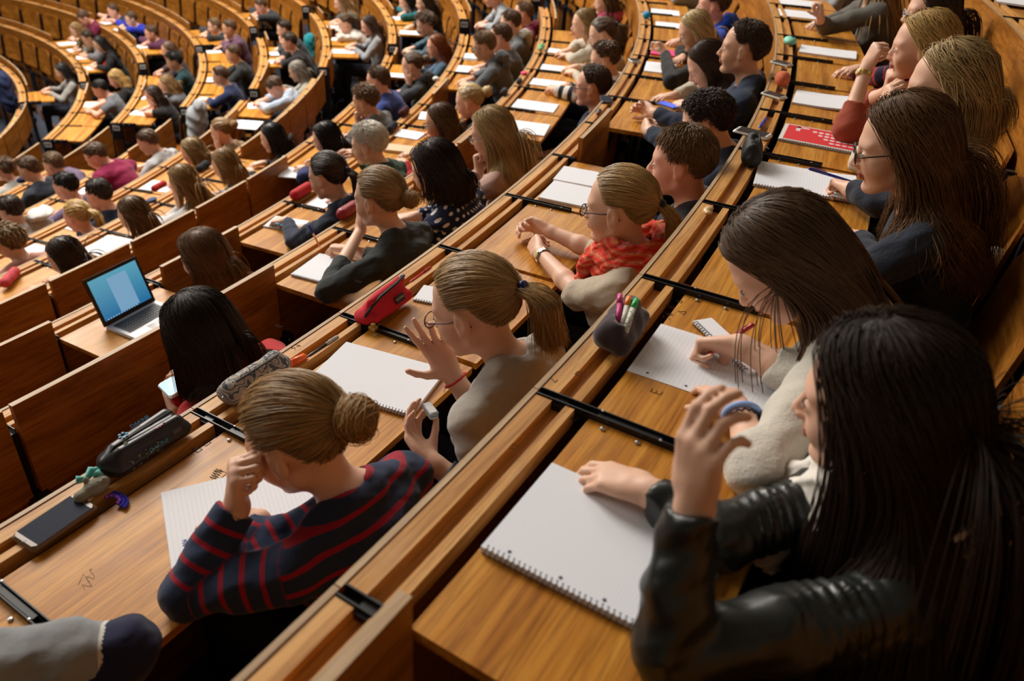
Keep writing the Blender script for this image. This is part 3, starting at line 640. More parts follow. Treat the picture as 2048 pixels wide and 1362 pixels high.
    if top[0] in ('stripes', 'dots', 'raglan', 'yoke'):
        uv = np.zeros((len(Vc), 3), np.float32); dT = d_all(torso+trap, Vc); L_ = (Vc-P0) @ TM; uv[:, 0] = L_[:, 2]; uv[:, 1] = np.arctan2(L_[:, 1], -L_[:, 0])*.13
        for q, S, E, Wp, am in ar:
            for (a, b, u0) in ((S, E, 0.), (E, Wp, np.linalg.norm(E-S))):
                d = d_prim(cap(a, b, .045, .035), Vc); m = (d < dT-.004) & (((Vc-S) @ nrm(E-S)) > .01); ab = b-a; t = ((Vc-a) @ ab)/(ab @ ab)
                u = u0+np.clip(t, 0, 1.1)*np.linalg.norm(ab); ax = nrm(ab); e1 = nrm(np.cross(ax, [0.1, .2, 1])); e2 = np.cross(ax, e1); an = np.arctan2((Vc-a) @ e1, (Vc-a) @ e2)*.045
                uv[m, 0] = u[m] if top[0] != 'yoke' else top[3]+.135-u[m]; uv[m, 1] = an[m]; uv[m, 2] = 1; dT[m] = d[m]
        a = mc.attributes.new('cuv', 'FLOAT_VECTOR', 'POINT'); a.data.foreach_set('vector', uv.ravel())
    link({'leather': 'jacket'}.get(top[0], 'top'), mc, o)
    if legs:
        tp = [ell(P0+np.array([0, 0, -.01]), (.118*W_, .162*W_, .115), .03)]
        for q in (1, -1):
            kn = np.array([.40, P0[1]*.5+q*.09, .53]); tp += [cap(P0+np.array([0, q*.08, 0]), kn, .078, .058, .02), cap(kn, np.array([.42, P0[1]*.5+q*.09, .10]), .054, .045, .015, 0.)]
        Vt, Ft = sdf_mesh(tp, max(res*1.6, .010)); link('trousers', mesh_from('trousers', Vt, Ft, mat('trousers %.3f %.3f %.3f' % trousers, trousers, .8, .2, noise_amt=.2, noise_scale=60)), o)
        for q in (1, -1):
            Vf, Ff = sdf_mesh([cap(np.array([.40, P0[1]*.5+q*.09, .06]), np.array([.41, P0[1]*.5+q*.09, .09]), .045, .042), cap(np.array([.41, P0[1]*.5+q*.09, .045]), np.array([.53, P0[1]*.5+q*.10, .035]), .042, .034, .02)], .014); link('shoe', mesh_from('shoe', Vf, Ff, M_SHOE), o)
    # hair
    hd = Head(H, M, sex); rng = np.random.default_rng(int(seed*1000)+5)
    hb = [(p[0], p[1], p[2]*.93+off, p[3], p[4]) for p in torso]+[cap(p[1], p[2], p[3]*.9+off, p[4]*.9+off, p[5]) for p in trap] if hair[0] in ('long', 'bob') else []
    if hair[0] == 'pony' : hb = []
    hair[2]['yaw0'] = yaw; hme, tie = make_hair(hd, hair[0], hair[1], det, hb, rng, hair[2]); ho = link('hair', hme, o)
    if tie is not None and det >= 1 and hair[0] == 'pony':
        b = MB(); bk = M @ np.array([-1., 0, .15]); b.tube([tie+bk*.002, tie+bk*.010, tie+bk*.018], [.014, .0165, .014], 14); tg = b.build('hair_tie', hair[2].get('tiem', M_HAIRTIE), ho, smooth=True)
    # eyes, brows and lashes where the face can be read
    if det >= 1:
        for q in (1, -1):
            b = MB(); cE = H+M @ np.array([.0765, .031*q, -.007]); Tm = Matrix.Translation(cE) @ Matrix(M.tolist()).to_4x4()
            b.ell((0, 0, 0), (.0125, .0120, .0072), 16, 10, 0, Tm); b.ell((.0088, 0, -.001), (.0045, .0052, .0052), 12, 8, 1, Tm); b.build('eye', eye_mats(), o, smooth=True)
            b = MB(); pts = [H+M @ np.array([.0885-.9*abs(y-.012)**1.2, y*q, .010+.004*math.sin((y-.012)/.04*3)]) for y in np.linspace(.012, .05, 7)]; b.tube(pts, [.0012, .0024, .0026, .0026, .0022, .0016, .0008], 6); b.build('eyebrow', hair_mat(tuple(v*.6 for v in hair[1])), o, smooth=True)
            if det < 2: continue
            b = MB(); b.tube([H+M @ np.array([.0885-abs(y-.028)*.35, y*q, -.0015-abs(y-.03)*.18]) for y in np.linspace(.018, .044, 6)], .0011, 5); b.build('eyelashes', mat('lash', (.02, .012, .01), .6), o)
    for ex in extras: EXTRA[ex[0]](o, H, M, info, NB, TM, ex[1:], det)
    rec = dict(short=short, k=k, th=math.degrees(math.atan2(O[1], O[0])), obj=o, info=info, O=O, B3=B3, H=H); PEOPLE.append(rec); return rec
def x_glasses(o, H, M, info, NB, TM, a, det):
    col = a[0] if a else (.03, .01, .02); m = mat('frame %.2f %.2f %.2f' % col, col, .3, .5); b = MB(); c = lambda x, y, z: H+M @ np.array([x, y, z]); r = .0016 if det >= 2 else .0024
    for q in (1, -1):
        pts = [c(.101-.25*abs(math.cos(t))*0-.0016*(1-math.cos(t)*q*1.), .031*q+.0235*math.cos(t), -.010+.0165*math.sin(t)*(1 if math.sin(t) > 0 else 1.05)) for t in np.linspace(0, 2*math.pi, 21)]; b.tube(pts, r, 6, caps=False)
        b.tube([c(.098, .0545*q, -.004), c(.085, .066*q, -.003), c(.03, .0755*q, -.001), c(-.008, .0790*q, .004), c(-.026, .0775*q, -.014)], r*1.2, 6)
    b.tube([c(.102, .008, -.006), c(.105, 0, -.003), c(.102, -.008, -.006)], r, 6); g = b.build('glasses', m, o, smooth=True)
    if det >= 2:
        b = MB()
        for q in (1, -1):
            P = [c(.1005, .031*q+.0225*math.cos(t), -.010+.0155*math.sin(t)) for t in np.linspace(0, 2*math.pi, 20, endpoint=False)]; b.add(P+[p+M[:, 0]*-.0012 for p in P], [tuple(range(20)), tuple(range(39, 19, -1))]+[(i, (i+1) % 20, 20+(i+1) % 20, 20+i) for i in range(20)])
        gm = mat('lens', (1, 1, 1), .02, .5, trans=1.); gm.node_tree.nodes['Principled BSDF'].inputs['IOR'].default_value = 1.25; b.build('lens', gm, g)
def ring_pts(W, ax, r, n=24, sq=.85, up=None):
    e1 = nrm(np.cross(ax, up if up is not None else [0.1, .3, 1])); e2 = np.cross(ax, e1); return [W+(e1*math.cos(t)+e2*math.sin(t)*sq)*r for t in np.linspace(0, 2*math.pi, n+1)]
def x_watch(o, H, M, info, NB, TM, a, det):
    q = a[0]; col = a[1]; i = info[q]; ax = nrm(i['W']-i['E']); c = i['W']-ax*(.028 if len(a) < 3 else a[2]); back = -nrm(np.asarray(i['n'], float)-ax*(np.asarray(i['n']) @ ax)); rr = .027
    m = mat('watch %.2f %.2f %.2f' % col, col, .25, .6, .9); b = MB(); e2 = np.cross(ax, back); N = 26
    for t in range(N):
        A = 2*math.pi*t/N; p = c+(back*math.cos(A)*.9+e2*math.sin(A))*rr; T = Matrix.Translation(p) @ Matrix(np.stack([ax, nrm(-back*math.sin(A)+e2*math.cos(A)), nrm(back*math.cos(A)+e2*math.sin(A))], 1).tolist()).to_4x4()
        b.box((-.0065, -.0030, -.0012), (.0065, .0030, .0014), 0, T)
    w = b.build('watch', m, o)
    b = MB(); p = c+back*rr*.95; T = Matrix.Translation(p) @ Matrix(np.stack([ax, e2, back], 1).tolist()).to_4x4(); b.ell((0, 0, 0), (.0145, .0145, .0045), 20, 8, 0, T); b.build('watch_case', m, w, smooth=True)
    b = MB(); b.ell((0, 0, .0035), (.0115, .0115, .0016), 20, 6, 0, T); b.build('watch_face', mat('dial', a[3] if len(a) > 3 else (.55, .53, .48), .2, .6), w, smooth=True)
def x_bracelet(o, H, M, info, NB, TM, a, det):
    q, col, dist, thick = a[:4]; i = info[q]; ax = nrm(i['W']-i['E']); c = i['W']-ax*dist; pts = ring_pts(c, ax, .0275+thick*.4, 30, .9); b = MB(); zz = len(a) > 4 and a[4] == 'zig'
    if zz: pts = [p+ax*(.003 if j % 2 else -.003) for j, p in enumerate(pts)]
    b.tube(pts, thick, 8, caps=False); r = b.build('bracelet', mat('bracelet %.2f %.2f %.2f' % col, col, .6, .3), o, smooth=True)
    if len(a) > 4 and a[4] == 'band':
        b = MB()
        for j, p in enumerate(pts[:-1:2]): b.ell(p, (.0045, .0045, .0045), 8, 5)
        b.build('bead', mat('bead', (.5, .5, .5), .3, .5, .8), r)
    if len(a) > 4 and a[4] == 'knot':
        b = MB(); p = pts[10]; b.tube([p, p+np.array([.004, .002, -.010])], .0032, 8, 0); b.tube([p+np.array([.004, .002, -.010]), p+np.array([.006, .004, -.024])], .0018, 6, 0); b.build('clasp', mat('clasp', (.6, .58, .55), .3, .5, .9), r)
def x_scarf(o, H, M, info, NB, TM, a, det):
    c1 = a[0]; pr = []; cN = NB+TM @ np.array([.012, 0, .030])
    for j, (rx, ry, dz, rad) in enumerate(((.078, .080, .022, .026), (.090, .092, -.010, .030), (.10, .098, -.038, .024))):
        pts = [cN+np.array([rx*math.cos(t), ry*math.sin(t), dz+.012*math.sin(t*2+j*1.7)-.022*math.cos(t)]) for t in np.linspace(0, 2*math.pi, 17)]
        for p, q in zip(pts[:-1], pts[1:]): pr.append(cap(p, q, rad, rad, .006))
    for (y, L, r) in a[1]:
        p = cN+np.array([.10, y, -.03])
        for jn in range(4): q = p+np.array([.030*(jn == 0), .004, -L/4]); pr.append(cap(p, q, r, r*.95, .006)); p = q
    V, F = sdf_mesh(pr, RES[det], lambda P: fold(P, 70, .0045, 2.2)+fold(P, 160, .0018, .4)); m = a[2]; link('scarf', mesh_from('scarf', V, F, m), o)
def x_hood(o, H, M, info, NB, TM, a, det):
    pr = [cap(NB+TM @ np.array([-.075, .07, .045]), NB+TM @ np.array([-.095, 0, .020]), .034, .050, .02), cap(NB+TM @ np.array([-.075, -.07, .045]), NB+TM @ np.array([-.095, 0, .020]), .034, .050, .02), ell(NB+TM @ np.array([-.098, 0, -.035]), (.040, .085, .060), .03, TM)]
    for q in (1, -1): pr.append(cap(NB+TM @ np.array([-.070, .07*q, .045]), NB+TM @ np.array([.055, .045*q, .01]), .028, .018, .02))
    V, F = sdf_mesh(pr, RES[det]*1.2, lambda P: fold(P, 45, .004, 1.)); link('hood', mesh_from('hood', V, F, cloth_mat(a[0])), o)
def x_collar(o, H, M, info, NB, TM, a, det):
    pr = []; cN = NB+TM @ np.array([.006, 0, .020]); r = a[1] if len(a) > 1 else .011; dz = a[2] if len(a) > 2 else 0
    pts = [cN+TM @ np.array([.066*math.cos(t), .070*math.sin(t), dz-.020*math.cos(t)]) for t in np.linspace(0, 2*math.pi, 19)]
    for p, q in zip(pts[:-1], pts[1:]): pr.append(cap(p, q, r, r, .006))
    V, F = sdf_mesh(pr, RES[det]); link('collar', mesh_from('collar', V, F, cloth_mat(a[0])), o)
def x_cord(o, H, M, info, NB, TM, a, det):
    b = MB(); cN = NB+TM @ np.array([.006, 0, .026]); b.tube([cN+TM @ np.array([.062*math.cos(t), .066*math.sin(t), -.03*math.cos(t)]) for t in np.linspace(-1.9, 1.9, 18)], .0012, 5); b.build('necklace', mat('cord', (.03, .015, .01), .6), o)
def x_ear(o, H, M, info, NB, TM, a, det):
    for q in (1, -1): b = MB(); b.ell(H+M @ np.array([.002, .084*q, -.036]), (.0035, .0035, .0035), 8, 6); b.build('earring', mat('pearl', (.8, .8, .78), .2, .6), o, smooth=True)
EXTRA = dict(glasses=x_glasses, watch=x_watch, bracelet=x_bracelet, scarf=x_scarf, hood=x_hood, collar=x_collar, cord=x_cord, earring=x_ear)
# ---------------------------------------------------------------- who sits where (row, where the head is, how they sit, what they wear)
DK = (.040, .022, .013); BR = (.105, .058, .030); LBR = (.17, .10, .048); DB = (.28, .165, .065); BL = (.50, .32, .11); LBL = (.52, .38, .19); BLK = (.008, .006, .005); SILV = (.72, .68, .58); RED = (.20, .06, .018)
def P(*a, **k): return person(*a, **k)
V_ = lambda *a: tuple(a)
SCARFM = None
def scarf_mat():
    m = mat('scarf cloth', (.62, .07, .035), .85, .2, bump=.5, noise_scale=160); nt = m.node_tree; N = nt.nodes.new; L = nt.links.new
    tc = N('ShaderNodeTexCoord'); w = N('ShaderNodeTexWave'); w.inputs['Scale'].default_value = 14; w.inputs['Distortion'].default_value = 5; w.bands_direction = 'Z'; L(tc.outputs['Object'], w.inputs['Vector'])
    r = N('ShaderNodeValToRGB'); e = r.color_ramp.elements; e[0].color = (.60, .035, .03, 1); e[1].color = (.78, .22, .07, 1); q = e.new(.5); q.color = (.75, .10, .03, 1); q = e.new(.8); q.color = (.45, .10, .12, 1)
    L(w.outputs['Fac'], r.inputs[0]); L(r.outputs[0], nt.nodes['Principled BSDF'].inputs['Base Color']); return m
# --- front row of the photo
def people_near():
    P('woman with the long dark brown hair in the foreground', 'person with very long dark brown hair and black leather jacket, one hand raised', 0, 1752, 800, .23, 3, 'f', yaw=-4, pitch=14, hair=('long', (.020, .0095, .0055), dict(len=.55, wrap=.93, face=62, thick=.012, vol=1.3, pull=(0, 0, -1), n=1.7, rw=.95, fan=.14)), top=('leather', (.010, .012, .011)),
      arms=dict(L=dict(e=(1335, 1300, .03), w=(1392, 1000, .21), f=(.14, .05, 1), n=(-.45, -.9, .1), pose='loose'), R=dict(e=(1440, 1080, .03), w=(1300, 985, .035), t=(1140, 925, .015), pose='relax')),
      trousers=(.01, .01, .015), extras=[('scarf', 0, [(.03, .16, .022), (-.02, .13, .02)], mat('white scarf', (.75, .72, .66), .9, .2, bump=.3, noise_scale=90))], bw=1.05)
    P('woman writing with a red pen', 'person with long brown hair bent over her notes writing with a red pen', 0, 1560, 520, .20, 3, 'f', yaw=14, pitch=48, roll=0, hair=('long', (.095, .052, .026), dict(len=.46, wrap=.9, face=80, clipx=-.03, thick=.010, pull=(-.35, 0, -.8), part=.01, n=1.3, rw=1.15)), top=('knit', (.60, .57, .50)), sleeve='three',
      arms=dict(L=dict(e=(1512, 945, .03), w=(1483, 830, .032), t=(1398, 738, .012), pose='relax'), R=dict(e=(1600, 760, .03), w=(1478, 690, .045), t=(1410, 690, .015), pose='write', n=(0, .6, -.8))),
      trousers=(.05, .07, .10), extras=[('bracelet', 1, (.28, .42, .80), .004, .006), ('bracelet', 1, (.02, .02, .05), .016, .002, 'zig')])
    P('woman with the curly auburn hair and dark navy jumper', 'person with long wavy auburn hair, glasses and dark navy jumper writing with a blue pen', 0, 1800, 290, .27, 3, 'f', yaw=6, pitch=16, hair=('long', (.120, .058, .022), dict(len=.36, wrap=.95, face=74, thick=.012, wave=.014, pull=(-.30, 0, -1), n=1.3, fan=.04)), top=('knit', (.020, .026, .042)),
      arms=dict(R=dict(e=(1760, 400, .06), w=(1700, 380, .045), t=(1650, 348, .02), pose='write', n=(0, .5, -.8)), L=dict(e=(1750, 540, .03), w=(1712, 478, .03), t=(1650, 450, .012), pose='flat')),
      trousers=(.22, .26, .30), extras=[('glasses', (.02, .015, .012))])
    P('woman in the cream jacket', 'person with ash blond shoulder-length hair and cream jacket, chin propped on a hand', 0, 1890, 172, .33, 2, 'f', yaw=4, pitch=12, hair=('bob', (.42, .29, .13), dict(len=.13, thick=.012, face=80, n=1.3, pull=(-.10, 0, -1), wave=.004)), top=('plain', (.58, .53, .43)), arms=dict(L=dict(e=(1800, 330, .03), w=(1762, 225, .13), f=(-.1, 0, 1), n=(-.8, -.5, 0), pose='curl'), R='chin'), extras=[('earring',), ('collar', ('plain', (.45, .40, .32)), .014)])
    P('blond woman in the rust top', 'person with long bright blond hair, rust-red top and gold watch, cheek on fist', 0, 1842, 92, .30, 2, 'f', yaw=0, pitch=10, hair=('long', BL, dict(len=.34, face=82, thick=.010, n=1.3)), top=('plain', (.30, .06, .03)), sleeve='three',
      arms=dict(L=dict(e=(1692, 262, .03), w=(1732, 138, .22), f=(-.2, .05, 1), n=(-.8, -.5, 0), pose='fist'), R='chin'), extras=[('watch', 1, (.75, .52, .16), .02, (.7, .6, .3))])
    P('dark-haired woman with glasses at the right edge', 'person with dark brown hair and thin glasses mostly hidden beyond the blond woman in rust', 0, 1862, 22, .32, 2, 'f', yaw=0, pitch=8, hair=('bob', DK, dict(len=.2, n=1.1)), top=('stripes', (.02, .02, .05), (.40, .02, .03), .030, .42), arms=dict(L=dict(e=(1760, 170, .0), w=(1680, 165, -.06), f=(1, .1, .1), pose='relax'), R='desk'), trousers=(.08, .14, .24), extras=[('glasses', (.5, .5, .5))])
    P('person in the grey wool jumper', 'person in a coarse grey-brown wool jumper in the top row, head out of view', 0, 1735, -62, .34, 1, 'f', yaw=0, hair=('long', DB, {}), top=('knit', (.115, .11, .095)), arms=dict(L=dict(e=(1650, 62, .02), w=(1640, 40, .10), f=(.2, 0, 1), pose='fist'), R='desk'))
    P('person in the pale grey top beyond the wool jumper', 'person with blond hair and pale grey sleeve just beyond the wool jumper', 0, 1690, -120, .36, 1, 'f', hair=('long', BL, {}), top=('knit', (.30, .31, .33)), arms=('desk', 'write'))
    # second row
    P('person in the grey and navy sweatshirt', 'person bent forward in a grey and navy sweatshirt with white piping, lower left', 1, -490, 1335, .165, 3, 'm', yaw=10, pitch=50, hair=('short', BR, {}), top=('yoke', (.24, .25, .26), (.012, .014, .045), .15), arms=('lap', 'lap'), pel=(0, 0), bw=1.1)
    P('woman in the striped top with a bun', 'person in a navy and dark red striped top with a low bun, cheek on hand', 1, 592, 872, .235, 3, 'f', yaw=14, pitch=24, roll=0, hair=('bun', (.33, .19, .070), dict(thick=.011, br=.037, tie=4, n=1.5, bz=-.008, fly=2)), top=('stripes', (.018, .030, .072), (.28, .006, .022), .036, .26),
      arms=dict(L=dict(e=(372, 1188, .03), w=(476, 1012, .15), f=(.05, -.1, 1), n=(-.6, -.8, 0), pose='fist'), R=dict(e=(468, 1128, .03), w=(520, 1040, .05), f=(.2, .6, .3), pose='curl')), extras=[('watch', 1, (.35, .35, .36), .02, (.5, .52, .55))])
    P('woman with the glasses and ponytail', 'person with glasses, short blond ponytail and pale grey T-shirt, hand raised to her face', 1, 947, 612, .31, 3, 'f', yaw=8, pitch=20, hair=('pony', (.38, .235, .10), dict(thick=.008, len=.13, tie=6, tw=.036, fly=3, n=1.4, dir=(-.25, 0, -1), tiem=mat('navy hair tie', (.01, .012, .10), .4))), top=('plain', (.43, .40, .36)), sleeve='short',
      arms=dict(L=dict(e=(985, 1010, -.05), w=(862, 925, .02), t=(785, 815, .07), pose='pinch', n=(.3, -.5, .6)), R=dict(e=(975, 850, .0), w=(905, 752, .11), t=(852, 665, .20), pose='open', n=(-.6, .5, .3))), trousers=(.010, .013, .03),
      extras=[('glasses', (.10, .015, .025)), ('bracelet', -1, (.55, .02, .02), .012, .0028, 'knot'), ('bracelet', 1, (.02, .02, .03), .045, .005, 'band'), ('cord',)])
    P('woman with the orange scarf', 'person with glasses, blond ponytail, orange-red scarf and beige top, hands clasped on the desk', 1, 1238, 412, .30, 3, 'f', yaw=2, pitch=8, hair=('pony', (.42, .26, .10), dict(thick=.008, len=.24, tie=-4, tw=.026, fly=3, n=1.4, dir=(-.05, 0, -1))), top=('plain', (.46, .39, .30)), sleeve='elbow',
      arms=dict(L=dict(e=(1158, 590, .03), w=(1080, 505, .035), t=(1036, 438, .04), pose='curl', n=(.1, -.9, -.2)), R=dict(e=(1195, 505, .03), w=(1098, 462, .045), t=(1042, 440, .05), pose='curl', n=(.1, .9, -.2))),
      extras=[('glasses', (.02, .015, .03)), ('watch', 1, (.42, .41, .38), .025, (.3, .3, .3)), ('scarf', 0, [(.02, .17, .028), (-.02, .20, .026), (.05, .11, .02)], scarf_mat())])
    P('young man with the brown fringe', 'person with a thick brown fringe and black T-shirt behind the woman with the orange scarf', 1, 1362, 322, .33, 2, 'm', yaw=6, pitch=6, skin='rosy', hair=('short', (.15, .090, .042), dict(len=.06, thick=.012, comb=(.35, .45, -.25), n=2.6, lift=.10, low=0, sweep=1.1, rw=.8)), top=('plain', (.012, .013, .017)), sleeve='short', arms=('lap', 'lap'))
    P('man with dark tousled hair and clasped hands', 'person with tousled dark hair and navy jumper, hands clasped, wearing a round watch', 1, 1412, 243, .27, 2, 'm', yaw=4, pitch=24, hair=('curly', (.035, .020, .012), dict(len=.06, thick=.014, n=2.2, curl=.5, lift=.15, rw=.8)), top=('knit', (.014, .022, .048)),
      arms=dict(L=dict(e=(1375, 318, .03), w=(1298, 262, .045), t=(1256, 208, .06), pose='curl', n=(0, -1, 0)), R=dict(e=(1390, 262, .03), w=(1308, 226, .05), t=(1268, 204, .06), pose='curl', n=(0, 1, 0))), extras=[('watch', 1, (.55, .50, .36), .03, (.75, .72, .6))])
    P('man in the navy T-shirt looking left', 'person with short dark brown hair and navy T-shirt sitting upright beside the beige-topped woman', 1, 1486, 96, .44, 2, 'm', yaw=0, pitch=2, skin='mid', hair=('short', (.060, .034, .020), dict(len=.034, thick=.010, n=2.6, comb=(.3, .1, .5), lift=.25, low=-4, rw=.7)), top=('plain', (.014, .026, .055)), sleeve='short', arms=('lap', 'lap'), bw=1.1)
    P('woman looking down at her phone', 'person with long dark brown hair and beige top looking down at a blue-screened phone', 1, 1412, 128, .24, 2, 'f', yaw=12, pitch=36, hair=('long', (.050, .026, .015), dict(len=.34, face=72, n=1.3, wave=.005, pull=(.05, 0, -1))), top=('knit', (.50, .44, .35)), arms=dict(L=dict(e=(1430, 250, .03), w=(1372, 212, .035), t=(1335, 195, .03), pose='pinch', n=(0, -.4, -.8)), R='desk'))
    P('blond woman in the black top', 'person with pale blond hair and black top in front of the blue hoodie', 1, 1388, 60, .22, 1, 'f', yaw=10, pitch=26, hair=('bob', LBL, dict(len=.2, n=1.2)), top=('plain', (.010, .010, .012)), arms=dict(L=dict(e=(1342, 163, .03), w=(1330, 108, .06), f=(.5, -.2, .6), pose='curl'), R='fold'), extras=[('bracelet', 1, (.2, .1, .5), .01, .004)])
    P('man in the bright blue hoodie', 'person in a bright blue hoodie at the top edge, short brown hair, facing left', 1, 1425, 8, .30, 1, 'm', yaw=0, pitch=4, skin='rosy', hair=('short', BR, dict(n=1.3)), top=('plain', (.012, .07, .52)), arms=('lap', 'desk'), extras=[('hood', ('plain', (.012, .07, .52)))])
    P('person in the speckled grey shirt', 'person in a pale grey speckled shirt left of the blue hoodie', 1, 1382, -45, .18, 1, 'm', hair=('short', BR, {}), top=('plain', (.28, .32, .36)), arms=('desk', 'write'))
    # third row
    P('woman in the red jumper', 'person with straight dark brown hair and red jumper holding a white phone', 2, 402, 662, .29, 3, 'f', yaw=2, pitch=24, hair=('long', (.026, .013, .008), dict(len=.19, wrap=.95, face=62, thick=.010, n=1.4)), top=('plain', (.40, .012, .014)), arms=dict(L=dict(e=(430, 790, -.03), w=(352, 822, -.02), t=(328, 778, .0), pose='curl', n=(0, -1, .3)), R='desk'))
    P('woman in the charcoal jumper', 'person in a charcoal jumper, blond hair in a loose bun, holding an orange pen', 2, 757, 396, .33, 3, 'f', yaw=0, pitch=8, hair=('bun', (.35, .22, .10), dict(thick=.010, br=.030, tie=0, n=1.5, bz=-.012, fly=2)), top=('knit', (.036, .042, .044)), sleeve='three',
      arms=dict(L=dict(e=(655, 582, .03), w=(722, 458, .10), f=(.0, -.1, 1), n=(-.5, -.8, .1), pose='relax'), R=dict(e=(760, 520, .03), w=(700, 500, .03), t=(645, 490, .03), pose='write', n=(0, .2, -.9))), extras=[('bracelet', -1, (.28, .40, .85), .012, .0045)])
    P('woman in the polka dot top', 'person with long dark wavy hair in a navy top with white polka dots', 2, 868, 338, .32, 2, 'f', yaw=6, pitch=16, hair=('long', (.030, .017, .011), dict(len=.13, face=70, thick=.012, wave=.005, n=1.4, pull=(-.10, 0, -1))), top=('dots', (.010, .018, .060), (.75, .75, .78)), arms=('lap', 'desk'), bw=1.1)
    P('woman in the pale pink jumper', 'person with long straight blond hair, glasses and pale pink jumper, hand at her chin', 2, 982, 265, .36, 2, 'f', yaw=6, pitch=16, hair=('long', (.46, .31, .14), dict(len=.26, face=74, thick=.008, n=1.4)), top=('plain', (.52, .33, .28)), arms=('chin', 'desk'), extras=[('glasses', (.01, .01, .015))])
    P('young man with glasses in the navy T-shirt', 'person with short brown hair, glasses and navy T-shirt, forearms in the lap', 2, 1183, 172, .30, 2, 'm', yaw=4, pitch=4, skin='rosy', hair=('short', (.065, .035, .020), dict(len=.035, thick=.010, n=2.4, comb=(-.2, .1, .6), lift=.3, low=-4, rw=.75)), top=('plain', (.016, .022, .045)), sleeve='short', arms=('lap', 'lap'), extras=[('glasses', (.01, .01, .01))])
    P('young man with the black and white striped sleeves', 'person with short brown hair and wide black and white striped sleeves', 2, 1208, 118, .27, 1, 'm', yaw=10, pitch=14, hair=('short', BR, dict(len=.04, n=1.3)), top=('stripes', (.012, .013, .02), (.72, .70, .64), .075, .5), arms=dict(L=dict(e=(1150, 190, .03), w=(1108, 180, .035), t=(1092, 155, .04), pose='curl'), R='desk'))
    P('woman in the cream fluffy jumper', 'person with brown hair tied back and cream fluffy jumper writing at the curved desk', 2, 1203, 68, .31, 1, 'f', yaw=8, pitch=18, hair=('pony', BR, dict(len=.14, n=1.2)), top=('knit', (.56, .52, .43)), arms=('write', 'desk'))
    P('young blond woman with a fringe', 'person with a short blond bob and fringe just beyond the cream jumper', 2, 1167, 47, .27, 1, 'f', yaw=10, pitch=10, hair=('bob', (.30, .20, .09), dict(len=.10, n=1.2)), top=('plain', (.50, .45, .36)), arms=('desk', 'desk'))
    P('person with the pink scarf', 'person with brown hair, pink scarf and grey coat at the top edge', 2, 1210, 2, .30, 1, 'f', yaw=0, hair=('bob', BR, {}), top=('knit', (.14, .14, .15)), arms=('desk', 'lap'), extras=[('scarf', 0, [], mat('pink scarf', (.50, .09, .18), .9, .2, bump=.3))])
    # fourth row
    P('woman beside the laptop', 'person with straight chestnut hair, back of the head only, right of the open laptop', 3, 405, 512, .20, 3, 'f', yaw=8, pitch=10, hair=('long', (.19, .095, .038), dict(len=.24, face=84, thick=.012, n=1.4, wave=.003)), top=('plain', (.10, .06, .05)), arms=('lap', 'lap'))
    P('woman in the navy hoodie', 'person in a navy hoodie with dark brown ponytail writing with a light blue pen', 3, 655, 352, .38, 2, 'f', yaw=0, pitch=14, hair=('pony', (.040, .023, .014), dict(len=.22, tie=2, thick=.008, n=1.4, tw=.030)), top=('plain', (.020, .028, .055)), arms=dict(L=dict(e=(590, 482, .03), w=(575, 440, .035), t=(542, 442, .015), pose='write'), R='desk'), extras=[('hood', ('plain', (.020, .028, .055)))])
    P('woman with the silver-blond short hair', 'person with short silver-blond hair and dark green top holding something small by her face', 3, 737, 287, .36, 2, 'f', yaw=10, pitch=12, hair=('short', SILV, dict(len=.07, thick=.013, n=1.8, lift=.12, sweep=1.1, comb=(.3, .2, -.2), low=-3)), top=('plain', (.014, .060, .040)), arms=('desk', dict(e=(735, 330, .05), w=(722, 318, .10), f=(.6, .3, .5), pose='pinch')))
